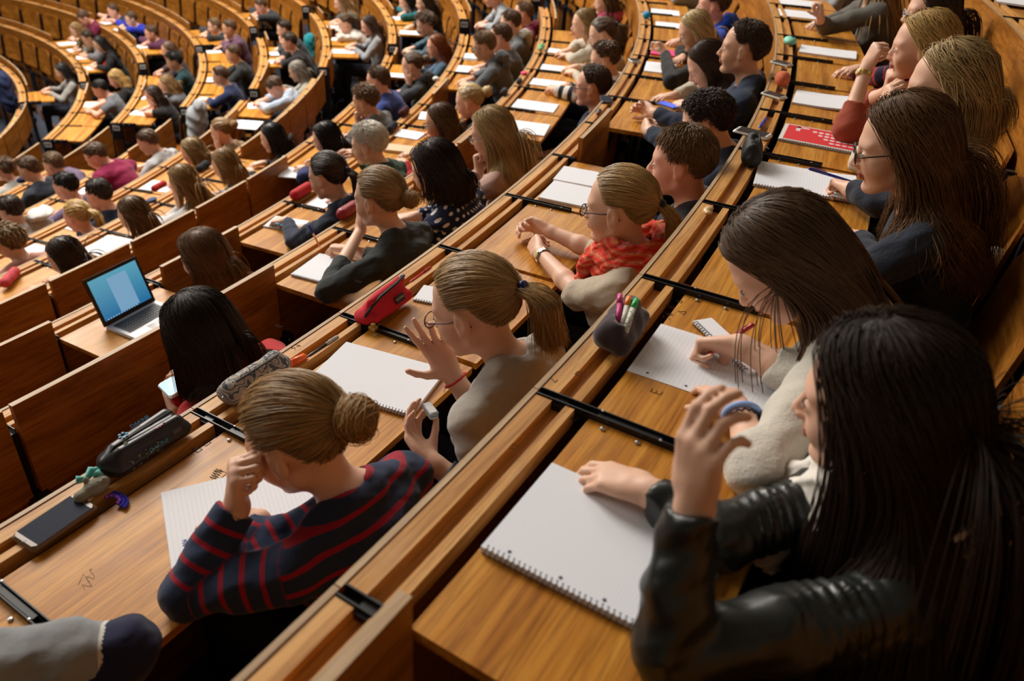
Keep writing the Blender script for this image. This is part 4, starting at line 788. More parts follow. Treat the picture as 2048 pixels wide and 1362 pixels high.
def people_far():
    T = lambda c: ('plain', c)
    rows = [
    # short, label, row, px, py, h, sex, hair, hair colour, top, arms, yaw, pitch
    ('woman with the dark bob and red top', 'person with wavy dark brown bob, glasses and red top in front of the pink jumper', 3, 880, 243, .30, 'f', 'bob', BR, T((.35, .01, .015)), ('desk', 'desk'), 6, 12, 'g'),
    ('blond woman with the small round bun', 'person with blond hair drawn into a small round bun', 3, 938, 202, .27, 'f', 'bun', LBL, T((.06, .06, .07)), ('desk', 'desk'), 4, 16, ''),
    ('man with glasses in the grey hoodie', 'person with light brown crop, dark glasses and grey hoodie writing', 3, 967, 92, .34, 'm', 'short', LBR, T((.105, .115, .13)), ('write', 'desk'), 4, 16, 'gh'),
    ('dark-haired man beyond the grey hoodie', 'person with short dark brown hair seen just past the grey hoodie and glasses', 3, 1000, 74, .32, 'm', 'short', BR, T((.10, .11, .12)), ('desk', 'desk'), 0, 10, ''),
    ('man in the cream-hooded jacket', 'person with brown hair and grey jacket with cream fleece hood', 3, 1020, 46, .33, 'm', 'short', BR, T((.13, .14, .15)), ('desk', 'desk'), 0, 12, 'H'),
    ('man in the maroon hoodie', 'person with light brown hair and maroon hoodie at the end of the fourth row', 3, 1046, 26, .30, 'm', 'short', LBR, T((.19, .02, .055)), ('desk', 'lap'), 0, 6, 'h'),
    ('man in the pale grey top past the aisle', 'person in pale grey top writing at the top edge, just past the aisle plate', 3, 985, -10, .34, 'm', 'short', BR, T((.30, .32, .34)), ('write', 'desk'), 0, 16, ''),
    ('woman with long black-brown hair and a pen', 'person with long black-brown hair and blue scarf collar holding a white pen upright', 4, 652, 276, .25, 'f', 'long', BLK, T((.02, .03, .12)), ('desk', 'write'), 8, 16, ''),
    ('man with the thick curly hair', 'person with thick curly light brown hair, grey top, fist at the mouth', 4, 730, 200, .35, 'm', 'curly', LBR, T((.12, .125, .13)), ('chin', 'desk'), 0, 12, ''),
    ('man in the royal blue jumper', 'person with short chestnut hair and royal blue jumper beside the curly-haired one', 4, 755, 160, .32, 'm', 'short', BR, T((.025, .045, .20)), ('desk', 'desk'), 0, 8, ''),
    ('young woman resting her cheek on her hand', 'person with brown hair tied back, dark grey hoodie, cheek resting on a hand', 4, 824, 130, .32, 'f', 'bun', BR, T((.045, .05, .058)), ('cheek', 'desk'), 0, 10, 'h'),
    ('woman with the long copper hair', 'person with long straight copper-red hair and blue denim shirt', 4, 872, 92, .30, 'f', 'long', RED, T((.06, .12, .19)), ('desk', 'desk'), 16, 10, ''),
    ('woman with the big brown hair', 'person with big tousled brown hair falling over the face above the redhead', 4, 850, 48, .32, 'f', 'curly', (.12, .075, .045), T((.05, .10, .13)), ('desk', 'desk'), 10, 20, ''),
    ('person in the teal top', 'person in a teal top with dark hair writing at the top edge near the aisle', 4, 812, 2, .20, 'f', 'bob', BLK, T((.015, .12, .14)), ('write', 'desk'), 0, 20, ''),
    ('dark-haired person with chin on hand at the top edge', 'person with dark hair and black top, chin on hand, right of the teal top', 4, 848, 4, .34, 'f', 'long', DK, T((.02, .02, .022)), ('chin', 'desk'), 0, 10, ''),
    ('woman in the fine striped top', 'person with light brown bob and fine grey and white striped top', 5, 450, 328, .33, 'f', 'bob', DB, ('stripes', (.35, .36, .40), (.06, .07, .10), .012, .5), ('desk', 'desk'), 0, 14, ''),
    ('woman in the white top with her chin on a hand', 'person with long ash blond hair and white top, chin on hand, pencil case in front', 5, 366, 362, .34, 'f', 'long', DB, T((.62, .62, .62)), ('cheek', 'desk'), 4, 14, ''),
    ('woman with the light brown bob', 'person with light brown bob sitting alone at the orange desk beside a white pad', 5, 267, 428, .30, 'f', 'bob', (.15, .085, .04), T((.25, .16, .10)), ('lap', 'lap'), 10, 14, ''),
    ('woman with the white cuffs', 'person with long dark brown hair and white cuffs, both hands on a red patterned case', 5, 130, 512, .28, 'f', 'long', (.05, .03, .02), T((.65, .64, .62)), ('desk', 'desk'), 20, 18, ''),
    ('woman with the near-black hair left of the folded desks', 'person with near-black shoulder-length hair and black top above the folded desks', 5, 545, 275, .30, 'f', 'bob', BLK, T((.015, .015, .018)), ('desk', 'desk'), 6, 14, ''),
    ('man in the blue and white striped shirt', 'person bent forward over the desk in a pale blue and white striped shirt', 6, 550, 175, .20, 'm', 'short', BR, ('stripes', (.28, .38, .52), (.55, .60, .68), .022, .45), ('desk', 'desk'), 10, 50, ''),
    ('person in the fluffy beige jacket', 'person in a fluffy beige-grey jacket right of the blue striped shirt', 6, 594, 142, .25, 'f', 'bob', (.25, .22, .18), ('knit', (.36, .34, .29)), ('desk', 'desk'), 0, 20, ''),
    ('woman in the white jumper', 'person with brown hair tied back and white jumper writing beside the grey-sleeved one', 5, 690, 46, .18, 'f', 'pony', BR, T((.60, .57, .52)), ('write', 'desk'), 0, 18, ''),
    ('woman in the light grey jumper', 'person with long brown hair and light grey jumper at the bright white page', 5, 737, 50, .30, 'f', 'long', (.06, .035, .022), T((.26, .27, .29)), ('desk', 'desk'), 6, 20, ''),
    ('person holding up white sheets', 'person with fair hair and dark green jumper holding up white sheets', 5, 682, 4, .30, 'f', 'long', DB, T((.05, .075, .07)), ('desk', 'desk'), 0, 18, ''),
    ('woman with the messy blond-brown bun', 'person with a messy blond-brown bun and tan top beside a large white sheet', 6, 442, 262, .30, 'f', 'bun', DB, T((.28, .19, .11)), ('cheek', 'desk'), 4, 12, ''),
    ('woman with the blond bob and red collar', 'person with blond bob and red top in front of the messy bun', 6, 385, 302, .32, 'f', 'bob', (.28, .18, .075), T((.38, .03, .02)), ('desk', 'desk'), 6, 14, ''),
    ('man in the dark navy jumper', 'person with cropped dark hair and dark navy jumper beside the blond ponytail', 6, 197, 388, .30, 'm', 'short', (.035, .022, .015), T((.012, .022, .045)), ('chin', 'desk'), 4, 12, ''),
    ('woman with the smooth blond ponytail', 'person with smooth golden blond ponytail behind the crumpled white cloth', 6, 155, 432, .30, 'f', 'pony', BL, T((.45, .35, .30)), ('desk', 'desk'), 6, 12, ''),
    ('person with short sandy curls', 'person with short sandy curls at the left edge, face turned away', 6, 18, 482, .32, 'm', 'curly', (.22, .135, .065), T((.50, .25, .20)), ('desk', 'desk'), 4, 10, ''),
    ('man with the jet black hair', 'person with jet black hair and lilac top between the maroon and navy backs', 7, 131, 372, .32, 'm', 'short', BLK, T((.16, .12, .22)), ('desk', 'desk'), 10, 10, ''),
    ('man bending in the maroon jumper', 'person with cropped brown hair bent forward in a maroon jumper, broad back', 7, 192, 312, .32, 'm', 'short', BR, T((.26, .012, .065)), ('desk', 'desk'), 30, 30, 'w'),
    ('man in the white T-shirt', 'person with short brown hair in a pale grey-white T-shirt, back towards the camera', 7, 296, 284, .32, 'm', 'short', BR, T((.48, .50, .52)), ('desk', 'desk'), 10, 22, ''),
    ('man with black hair near the left edge', 'person with short black-brown hair just above the sandy curls', 7, 22, 420, .32, 'm', 'short', DK, T((.50, .48, .47)), ('desk', 'desk'), 0, 14, ''),
    ('person with the light brown fringe in lilac', 'person with light brown cropped hair and lilac top behind the jet black hair', 8, 107, 328, .24, 'm', 'short', LBR, T((.14, .10, .17)), ('chin', 'desk'), 0, 12, ''),
    ('man with brown hair in the dark blue top', 'person with rounded brown hair and slate blue top at the far left desks', 8, 58, 338, .38, 'm', 'short', BR, T((.035, .045, .065)), ('desk', 'desk'), 6, 14, ''),
    ('person in white at the left edge', 'person with brown hair and white top cut by the left edge', 9, 6, 338, .30, 'f', 'short', BR, T((.45, .45, .42)), ('desk', 'desk'), 0, 12, ''),
    ('man in the navy and white tracksuit top', 'person with brown hair in a navy tracksuit top with white shoulder stripe, leaning back', 7, 440, 152, .30, 'm', 'short', BR, T((.012, .022, .075)), ('desk', 'lap'), 0, 12, ''),
    ('man in the black top by the end desk', 'person with short brown hair and black top directly behind the navy tracksuit', 7, 466, 108, .32, 'm', 'short', BR, T((.018, .022, .022)), ('desk', 'desk'), 10, 10, ''),
    ('man in the purple checked shirt', 'person with short dark hair and purple checked shirt, hand at the mouth', 7, 458, 56, .32, 'm', 'short', BR, ('stripes', (.09, .04, .075), (.15, .08, .13), .03, .5), ('chin', 'desk'), 0, 10, ''),
    ('man left of the purple checked shirt', 'person with fair cropped hair and dark top left of the purple checked shirt', 7, 428, 52, .15, 'm', 'short', LBR, T((.03, .03, .035)), ('desk', 'desk'), 0, 10, ''),
    ('man in black leaning at the top', 'person in a dark grey-green jumper bent over the desk at the top edge', 6, 522, 12, .16, 'm', 'short', BR, T((.03, .035, .038)), ('desk', 'desk'), 0, 30, ''),
    ('dark-haired man with the teal jacket behind him', 'person with dark brown hair, chin on fist, a teal jacket behind the shoulder', 6, 568, 58, .30, 'm', 'short', DK, T((.03, .04, .05)), ('chin', 'desk'), 0, 12, ''),
    ('man beside the dark-haired one', 'person with near-black hair and black top in front of the green-edged bag', 6, 578, 84, .26, 'm', 'short', DK, T((.012, .012, .014)), ('desk', 'desk'), 0, 12, ''),
    ('curly dark-haired woman in dark teal', 'person with big curly near-black hair and dark teal top', 8, 347, 122, .30, 'f', 'curly', BLK, T((.012, .045, .055)), ('desk', 'desk'), 6, 12, ''),
    ('woman with chestnut hair beyond the dark curls', 'person with chestnut hair smiling just beyond the big dark curls', 8, 337, 100, .34, 'f', 'bob', (.12, .06, .03), T((.05, .03, .03)), ('desk', 'desk'), 6, 8, ''),
    ('woman with bare forearms in black', 'person with dark brown hair in a bun, black T-shirt and bare forearms', 8, 306, 190, .22, 'f', 'bob', DK, T((.012, .012, .014)), ('cheek', 'desk'), 4, 14, ''),
    ('woman in the patterned grey scarf', 'person with ash blond hair and speckled grey scarf by the aisle', 8, 333, 168, .18, 'f', 'bob', DB, ('knit', (.12, .13, .15)), ('desk', 'desk'), 4, 12, ''),
    ('young man in the cobalt blue hoodie', 'person with brown hair in a cobalt blue hoodie, far back on the left', 8, 262, 38, .15, 'm', 'short', BR, T((.012, .03, .42)), ('desk', 'desk'), 0, 16, ''),
    ('man in the plum jumper', 'person with brown hair and plum jumper, hand at his face, far back', 8, 302, 66, .20, 'm', 'short', BR, T((.085, .022, .06)), ('chin', 'desk'), 0, 12, ''),
    ('woman with golden hair in the black top', 'person with golden blond hair and black top behind the dark-haired reader', 9, 232, 157, .30, 'f', 'bob', BL, T((.012, .012, .012)), ('desk', 'desk'), 10, 24, ''),
    ('black-haired man in the grey T-shirt', 'person with black hair and grey T-shirt bent over the orange desk', 9, 200, 178, .30, 'm', 'short', BLK, T((.14, .15, .17)), ('write', 'desk'), 0, 24, ''),
    ('woman with long black hair writing', 'person with long black hair and black top, bare arms over white sheets, far left', 9, 200, 88, .34, 'f', 'long', BLK, T((.012, .012, .014)), ('write', 'desk'), 0, 20, ''),
    ('man with the grey-striped sleeve', 'person with dark cropped hair and grey sleeve leaning over the same white sheets', 9, 176, 76, .28, 'm', 'short', DK, T((.16, .16, .18)), ('write', 'desk'), 0, 26, ''),
    ('person with fair hair far back', 'person with fair brown hair and mustard cuff in the far left rows', 9, 152, 60, .32, 'f', 'bob', DB, T((.12, .09, .03)), ('desk', 'desk'), 0, 20, ''),
    ('man in the maroon T-shirt far back', 'person lying forward on the desk in a maroon T-shirt, far left', 9, 168, 36, .34, 'm', 'short', BR, T((.15, .01, .045)), ('fold', 'fold'), 0, 40, ''),
    ('man in the navy T-shirt far back', 'person with brown hair and navy T-shirt beside the cobalt hoodie', 8, 226, 22, .15, 'm', 'short', BR, T((.02, .03, .07)), ('desk', 'desk'), 0, 14, ''),
    ('woman with black hair and white sleeves', 'person with long black hair and black waistcoat over white sleeves, far left', 10, 124, 142, .30, 'f', 'long', BLK, T((.30, .29, .27)), ('desk', 'desk'), 0, 14, ''),
    ]
    for (sh, lab, k, px, py, h, sex, hs, hc, top, arms, yaw, pitch, fl) in rows:
        det = 1 if k <= 5 else 0
        opt = dict(n=1.2); 
        if hs == 'long': opt['len'] = .28
        if hs == 'bob': opt['len'] = .15
        if hs == 'pony': opt['len'] = .16
        if hs in ('short', 'curly') and sex == 'f': opt.update(len=.08, thick=.016)
        if hs == 'short' and sex == 'm': opt.update(len=.03, thick=.009, low=-5, n=1.9, rw=.85, lift=.2)
        if hs == 'curly' and sex == 'm': opt.update(len=.05, thick=.013, low=-2, n=1.8, curl=.6)
        ex = []
        if 'g' in fl: ex.append(('glasses', (.01, .01, .01)))
        if 'h' in fl: ex.append(('hood', top))
        if 'H' in fl: ex.append(('hood', ('plain', (.42, .40, .33))))
        person(sh, lab, k, px, py, h, det, sex, yaw=yaw, pitch=pitch, skin=random.choice(['pale', 'mid', 'rosy']), hair=(hs, hc, opt), top=top, arms=arms, extras=ex, bw=1.15 if 'w' in fl else 1., sleeve='short' if 'T-shirt' in sh or 'bare' in sh else 'long')
# ---------------------------------------------------------------- build the hall
def ring_poly(R0, R1, z, a0, a1, n):
    V = []; F = []
    for i in range(n+1):
        a = R_(a0+(a1-a0)*i/n); V += [(R0*math.cos(a), R0*math.sin(a), z), (R1*math.cos(a), R1*math.sin(a), z)]
    for i in range(n): F.append((2*i, 2*i+1, 2*i+3, 2*i+2))
    return V, F
b = MB()
for k in range(-2, 13):
    z = LZ(k)-FLH if k <= 12 else LZ(12)-FLH; R0 = RK(k)+.005; R1 = RK(k-1)
    V, F = ring_poly(R0, R1, z, -50, 110, 60); b.add(V, F)
    V = []
    for i in range(61):
        a = R_(-50+160*i/60); V += [(R0*math.cos(a), R0*math.sin(a), z), (R0*math.cos(a), R0*math.sin(a), z-.4)]
    b.add(V, [(2*i, 2*i+1, 2*i+3, 2*i+2) for i in range(60)])
V, F = ring_poly(.2, RK(12), LZ(12)-FLH-.35, -180, 180, 60); b.add(V, F)
o = b.build('floor', M_FLOOR); tag(o, kind='structure')
EMPTYSEAT = {}
def build_bays(open_fn):
    for k in range(-2, 12):
        for (a0, a1, lo) in bays(k):
            mid = (a0+a1)/2; R = RK(k); p = xyz(R, mid, LZ(k)); D = bay_meshes(k, a1-a0)
            d = (p-CAM) @ FWD
            e = empty('desk', Vector(p), R_(mid-90)); link('front_panel', D['front_panel'], e); link('ledge', D['ledge'], e); op = open_fn(k, mid, a0, a1)
            link('desktop', D['desktop' if op else 'folded'], e); e_ = e; prev = DESKS[-1] if DESKS and DESKS[-1]['k'] == k and abs(DESKS[-1]['a1']-a0) < .01 else None; link('rail', D['rail' if op and (prev is None or prev['open']) else 'rail_short'], e)
            DESKS.append(dict(k=k, a0=a0, a1=a1, mid=mid, obj=e, open=op))
            if (a1-a0)*R_(1)*R > .40:
                s = empty('folding_seat', Vector(xyz(R, mid, LZ(k))), R_(mid-90)); dz = LZ(k)+FLH-FLH
                link('backrest', SEATM[0], s); link('seat_pan', SEATM[1], s); link('bracket_and_gap_shade', SEATM[2], s)
                DESKS[-1]['seat'] = s
        for (a, side) in ((AISLE1[1], 1), (AISLE2[1], 1)):
            if (k <= 0) or a >= END3[k]: continue
            b = MB(); R = RK(k); T = Matrix.Translation(Vector(xyz(R, a, LZ(k)))) @ Matrix.Rotation(R_(a-90), 4, 'Z')
            b.box((.002, .0, -.20), (.02, .115, -.005), 0, T); b.box((.0205, .018, -.085), (.023, .098, -.025), 1, T)
            b.box((.0235, .030, -.070), (.024, .050, -.040), 0, T); b.box((.0235, .062, -.070), (.024, .082, -.040), 0, T)
            o = b.build('row_sign', [M_BLACK, mat('sign white', (.7, .72, .72), .5)]); tag(o, SIGNL.get((k, a), 'small white row number plate on black bracket at an aisle end'), 'sign', 'row plates along the aisles')
SIGNL = {}
# ---------------------------------------------------------------- things on the desks and ledges
def frm(P): th = math.atan2(P[1], P[0]); return th-math.pi/2
def putlocal(name, mb_or_mesh, mats, k, px, py, dz, rot=0, smooth=False):
    Pw = at(px, py, LZ(k)+dz); me = mb_or_mesh.mesh(name, mats, smooth) if isinstance(mb_or_mesh, MB) else mb_or_mesh
    return link(name, me, None, Vector(Pw), frm(Pw)+R_(rot))
def paper_mat(name, lines, col=(.84, .86, .91)):
    if name in MATS: return MATS[name]
    m = mat(name, col, .75, .15); nt = m.node_tree; N = nt.nodes.new; L = nt.links.new; tc = N('ShaderNodeTexCoord'); sp = N('ShaderNodeSeparateXYZ'); L(tc.outputs['Object'], sp.inputs[0]); out = None
    def line(o, per, wid):
        a = N('ShaderNodeMath'); a.operation = 'DIVIDE'; L(o, a.inputs[0]); a.inputs[1].default_value = per; f = N('ShaderNodeMath'); f.operation = 'FRACT'; L(a.outputs[0], f.inputs[0]); c = N('ShaderNodeMath'); c.operation = 'LESS_THAN'; L(f.outputs[0], c.inputs[0]); c.inputs[1].default_value = wid; return c.outputs[0]
    f = line(sp.outputs[1 if lines != 'y' else 0], .0055 if lines == 'grid' else .009, .09)
    if lines == 'grid':
        g = line(sp.outputs[0], .0055, .09); mx_ = N('ShaderNodeMath'); mx_.operation = 'MAXIMUM'; L(f, mx_.inputs[0]); L(g, mx_.inputs[1]); f = mx_.outputs[0]
    mx = N('ShaderNodeMix'); mx.data_type = 'RGBA'; L(f, mx.inputs[0]); mx.inputs[6].default_value = (*col, 1); mx.inputs[7].default_value = (col[0]*.80, col[1]*.84, col[2]*.93, 1); L(mx.outputs[2], nt.nodes['Principled BSDF'].inputs['Base Color']); return m
PG = paper_mat('grid paper', 'grid'); PL = paper_mat('lined paper', 'x'); M_CARD = mat('card back', (.30, .25, .18), .8, .2); M_WIRE = mat('wire', (.10, .09, .12), .35, .5, .6); M_HOLE = mat('punch hole', (.10, .09, .15), .8, .1)
def pad(label, k, c1, c2, other, th=.008, spiral=None, m=None, group=None, length=None, name='notepad', z0=-.010, cat='notepad', curl=0, holes=False, bind='c2'):
    """c1->c2 is one edge in the photo; 'other' the size across it, to the right hand of c1->c2 (sign)"""
    A = at(*c1, LZ(k)+z0); B = at(*c2, LZ(k)+z0); d = B-A; L_ = np.linalg.norm(d[:2]) if length is None else length; ang = math.atan2(d[1], d[0])
    # local: x along c1->c2, y across
    w = abs(other); s = 1 if other > 0 else -1; nx, ny = 10, 12; b = MB()
    def zz(x, y): return th+curl*((y/w)**3)*.02+curl*.006*math.sin(x/L_*3.1)
    V = []
    for i in range(nx+1):
        for j in range(ny+1): x = L_*i/nx; y = w*j/ny; V.append((x, s*y, zz(x, y)))
    n1 = len(V); V += [(x, y, z-th+.0004) for x, y, z in V]; F = []
    for i in range(nx):
        for j in range(ny): a = i*(ny+1)+j; q = (a, a+ny+1, a+ny+2, a+1); F += [q, tuple(n1+v for v in reversed(q))]
    rim = [i*(ny+1) for i in range(nx+1)]+[nx*(ny+1)+j for j in range(1, ny+1)]+[i*(ny+1)+ny for i in range(nx-1, -1, -1)]+[j for j in range(ny-1, 0, -1)]
    for i in range(len(rim)): a, c = rim[i], rim[(i+1) % len(rim)]; F.append((a, c, n1+c, n1+a))
    b.add(V, F); o = b.build(name, m or PG, None, Vector(A), ang); tag(o, label, cat, group)
    if spiral:
        # wire binding along the edge through c2 running across (spiral='across') or along c1-c2 at y=0 ('along')
        sb = MB(); hb = MB(); pitch = .0085
        n = int((w if spiral == 'across' else L_)/pitch)-1
        for i in range(n):
            t = (i+1)*pitch
            if spiral == 'across': x0 = L_ if bind == 'c2' else 0; e = 1 if bind == 'c2' else -1; cpt = lambda a_: (x0-e*.001+e*.0055*math.cos(a_), s*(t+.0012*math.sin(a_)), zz(x0, t)*.5+.0065*math.sin(a_)); hp = (x0-e*.0065, s*t, zz(x0, t)+.0003)
            else: cpt = lambda a_: (t+.0012*math.sin(a_), s*(.001-.0055*math.cos(a_)), th*.5+.0065*math.sin(a_)); hp = (t, s*.0065, zz(t, .0065)+.0003)
            sb.tube([cpt(a_) for a_ in np.linspace(0, 2*math.pi, 9)], .0009, 4, caps=False); hb.box((hp[0]-.0012, hp[1]-.0012, hp[2]-.0002), (hp[0]+.0012, hp[1]+.0012, hp[2]+.0002))
        sb.build('spiral_binding', M_WIRE, o); hb.build('punch_holes', M_HOLE, o)
    if holes:
        hb = MB()
        for t in (.13, .40, .62, .88): hb.ell((L_-.014 if holes == 'x' else L_*t, s*w*t if holes == 'x' else s*.012, th+.0004+curl*((t)**3)*.02), (.003, .003, .0003), 12, 4)
        hb.build('filing_hole', M_HOLE, o)
    return o
def textmesh(txt, size, thick=.0003):
    cu = bpy.data.curves.new('t', 'FONT'); cu.body = txt; cu.size = size; cu.extrude = thick; cu.align_x = 'CENTER'; cu.align_y = 'CENTER'; o = bpy.data.objects.new('t', cu); COL.objects.link(o)
    dg = bpy.context.evaluated_depsgraph_get(); me = bpy.data.meshes.new_from_object(o.evaluated_get(dg)); bpy.data.objects.remove(o); return me
def phone(label, k, px, py, rot, dz, frame_col, screen_mat, L=.128, w=.064, th=.009, tilt=None, group=None, name='phone'):
    b = MB(); b.box((-L/2, -w/2, 0), (L/2, w/2, th), 0, None, .006)
    o = putlocal(name, b, mat('phone body %.2f %.2f' % (frame_col[0], frame_col[2]), frame_col, .3, .5), k, px, py, dz, rot); s = MB(); s.box((-L*.40, -w*.46, th), (L*.40, w*.46, th+.0005)); s.build('screen', screen_mat, o)
    s = MB(); s.ell((L*.45, 0, th), (.004, .004, .0006), 10, 4); s.build('home_button', mat('button', (.3, .3, .3), .4), o)
    if tilt: o.rotation_euler = (R_(tilt[0]), R_(tilt[1]), o.rotation_euler[2])
    return tag(o, label, 'phone', group)
def pen(label, k, a, b_, r, cols, name='pen', cat='pen', group=None):
    A = at(a[0], a[1], LZ(k)+a[2]); B = at(b_[0], b_[1], LZ(k)+b_[2]); d = B-A; L_ = np.linalg.norm(d); d = d/L_; m = MB(); q = Vector(d).to_track_quat('X', 'Z').to_matrix().to_4x4()
    fr = [0, .07, .10, .62, .64, .97, 1]; rr = [.15, .55, .9, 1, 1.12, 1.1, .7]
    m.tube([(L_*f, 0, 0) for f in fr[:4]], [r*v for v in rr[:4]], 10, 0)
    o = m.build(name, mat('pen %.2f %.2f %.2f' % cols[0], cols[0], .3, .5), None, smooth=True); o.matrix_world = Matrix.Translation(Vector(A)) @ q
    c = MB(); c.tube([(L_*f, 0, 0) for f in fr[3:]], [r*v for v in rr[3:]], 10, 0); c.tube([(L_*.66, 0, r*1.1), (L_*.70, 0, r*1.6), (L_*.92, 0, r*1.5)], r*.22, 6); c.build('cap', mat('pen %.2f %.2f %.2f' % cols[1], cols[1], .3, .5), o, smooth=True)
    return tag(o, label, cat, group)
def soft(name, prims, res, m, k, px, py, dz, rot=0, disp=None):
    V, F = sdf_mesh([(p if p[0] != '-' else p) for p in prims], res, disp); return putlocal(name, mesh_from(name, V, F, m), None, k, px, py, dz, rot)
def zip_part(o, pts, r, col=(.015, .015, .02), pull=None, pcol=(.5, .5, .5)):
    b = MB(); b.tube(pts, r, 6); z = b.build('zip', mat('zip %.2f' % col[0], col, .6, .3), o, smooth=True)
    if pull: b = MB(); b.box((-.0035, -.001, -.022), (.0035, .001, 0), 0, Matrix.Translation(pull[0]) @ Matrix.Rotation(pull[1], 4, 'X') @ Matrix.Rotation(pull[2], 4, 'Y')); b.build('zip_pull', mat('pull %.2f' % pcol[1], pcol, .3, .5, .7), z)
def items():
    # ---- front desk row
    pad('large white spiral notepad under the hand of the woman with long dark hair', 0, (1103, 935), (972, 1090), .300, .011, 'across', PG, length=.212, holes='x')
    pad('white punched sheet beneath the writing hands with purple nails', 0, (1322, 648), (1260, 733), .285, .0012, None, PL, length=.205, holes='x', name='paper_sheet', cat='paper')
    pad('narrow white spiral pad under the red pen', 0, (1422, 640), (1385, 646), .20, .006, 'across', PL, z0=-.008)
    pad('open white spiral notebook under the blue pen', 0, (1518, 326), (1505, 372), .300, .008, 'across', PL, curl=.3)
    pad('white pad with a curled corner beyond the red notebook', 0, (1593, 183), (1583, 208), .290, .008, None, PG, curl=.9)
    pad('white pad on the desk with the standing board, beside the mint pouch', 0, (1602, 92), (1597, 106), .280, .008, None, PG, curl=.2)
    pad('white sheet on the top desk in front of the wool jumper', 0, (1556, 18), (1560, 32), .28, .004, None, PG); pad('white sheet farthest along the front row', 0, (1555, -4), (1556, 8), .28, .004, None, PG)
    o = pad('red notebook with a white geometric print on the cover', 0, (1570, 251), (1552, 287), .300, .009, 'across', mat('notebook white edge', (.70, .68, .66), .6), name='notebook', cat='notebook', length=.205)
    b = MB(); L_ = .205; b.box((.010, .014, .0092), (L_-.016, .288, .0098)); b.build('cover_print', mat('red print', (.72, .035, .045), .5, .3), o)
    b = MB()
    for i in range(9):
        for j in range(4):
            if i > j: b.ell((.05+.036*j, .09+.022*i, .0099), (.012-.001*j, .0085+.0008*i*.4, .0004), 8, 4)
    b.box((.02, .045, .0098), (.075, .060, .0102)); b.box((.02, .045, .0098), (.035, .09, .0102)); b.build('cover_pattern', mat('print white', (.75, .62, .62), .6), o)
    # ledge of the front row
    o = soft('pencil_case', [cap((-.055, -.012, .028), (.062, -.010, .030), .024, .026, .02), cap((-.058, .020, .020), (.060, .022, .020), .022, .022, .02), cap((-.05, .004, .055), (.055, .004, .050), .016, .018, .02), ('-', ell((.012, .010, .078), (.046, .020, .034), .006))], .003, mat('mauve suede', (.045, .032, .038), .95, .15, noise_amt=.3, noise_scale=60, sheen=.4), 0, 1238, 672, .0, 3, lambda P: fold(P, 60, .0016, .7))
    tag(o, 'open mauve suede pencil case full of felt markers', 'pencil case'); zip_part(o, [(-.035, .004, .066), (.0, .026, .064), (.045, .022, .060)], .0018, (.03, .02, .03), (Vector((.055, .022, .050)), .6, 0), (.5, .5, .55))
    for lab, c, tip, dx, dy, cc in (('orange-capped dotted marker in the mauve pencil case', (.55, .52, .45), (.90, .25, .03), 0, 0, 0), ('green-capped dotted marker in the mauve pencil case', (.58, .58, .50), (.05, .50, .15), .012, .010, 0), ('pink marker lying in the mauve pencil case', (.50, .03, .20), (.60, .05, .25), -.006, -.012, 0)):
        b = MB(); b.tube([(.045+dx, .016+dy, .050), (.000+dx*.2, .006+dy*1.3, .072)], .0062, 12); b.tube([(.000+dx*.2, .006+dy*1.3, .072), (-.020, .002+dy*1.6, .082)], [.0068, .0055], 12, 1)
        for i in range(10): b.ell((.042+dx-i*.0044, .0155+dy+.0055*math.sin(i*2.2), .0515+i*.0021+.0058), (.0014, .0014, .0008), 6, 4, 2)
        o = putlocal('marker', b, [mat('marker %.2f' % c[1], c, .4), mat('marker cap %.2f' % tip[0], tip, .35, .5), M_BLACK], 0, 1238, 672, .0, 3, True); tag(o, lab, 'marker', 'markers in the mauve pencil case')
    o = soft('pencil_case', [cap((-.05, .0, .028), (.055, .0, .030), .032, .032, .02), cap((-.045, -.004, .060), (.05, -.004, .058), .020, .020, .02), ('-', ell((.0, .0, .090), (.030, .012, .022), .006))], .004, mat('black ripstop', (.016, .018, .020), .6, .3, bump=.5, noise_scale=70), 0, 1500, 322, .0, 8, lambda P: .002*np.sin(P[:, 0]*260))
    tag(o, 'bulky black ribbed pencil case on the ledge beside a white phone', 'pencil case'); zip_part(o, [(-.045, .010, .075), (0, .014, .073), (.045, .010, .072)], .0022, (.05, .05, .05), (Vector((.02, .03, .066)), .9, .3), (.35, .35, .35))
    SCR = mat('dark screen', (.03, .02, .022), .3, .3)
    phone('white phone with dark screen lying just beyond the black pencil case', 0, 1505, 268, 78, .004, (.70, .70, .70), SCR); phone('small white-framed phone beside the orange pouch', 0, 1548, 192, 62, .004, (.68, .70, .62), SCR, L=.10, w=.055); phone('white-framed phone on the ledge below the mint pouch', 0, 1563, 128, 62, .004, (.62, .64, .6), SCR, L=.10, w=.055)
    pen('short blue pen lying in the ledge groove near the white phone', 0, (1518, 256, .0), (1532, 238, .006), .006, ((.02, .03, .45), (.02, .03, .45)))
    o = soft('pouch', [ell((0, 0, .028), (.050, .030, .028), .01), ell((.02, 0, .034), (.03, .026, .026), .02)], .004, mat('orange print cloth', (.60, .16, .08), .8, .2, noise_amt=.5, noise_scale=40), 0, 1561, 170, 0, 10); tag(o, 'small coral-orange rounded pouch on the curved ledge', 'pouch'); zip_part(o, [(-.045, .012, .042), (0, .022, .050), (.045, .014, .046)], .002, (.25, .01, .10))
    o = soft('pouch', [ell((0, 0, .022), (.052, .034, .022), .01)], .004, mat('mint plastic', (.22, .62, .50), .5, .4), 0, 1578, 90, 0, 5); tag(o, 'mint green rounded case on the far curved ledge', 'case'); zip_part(o, [(-.02, -.01, .044), (.02, .01, .045)], .003, (.05, .10, .09))
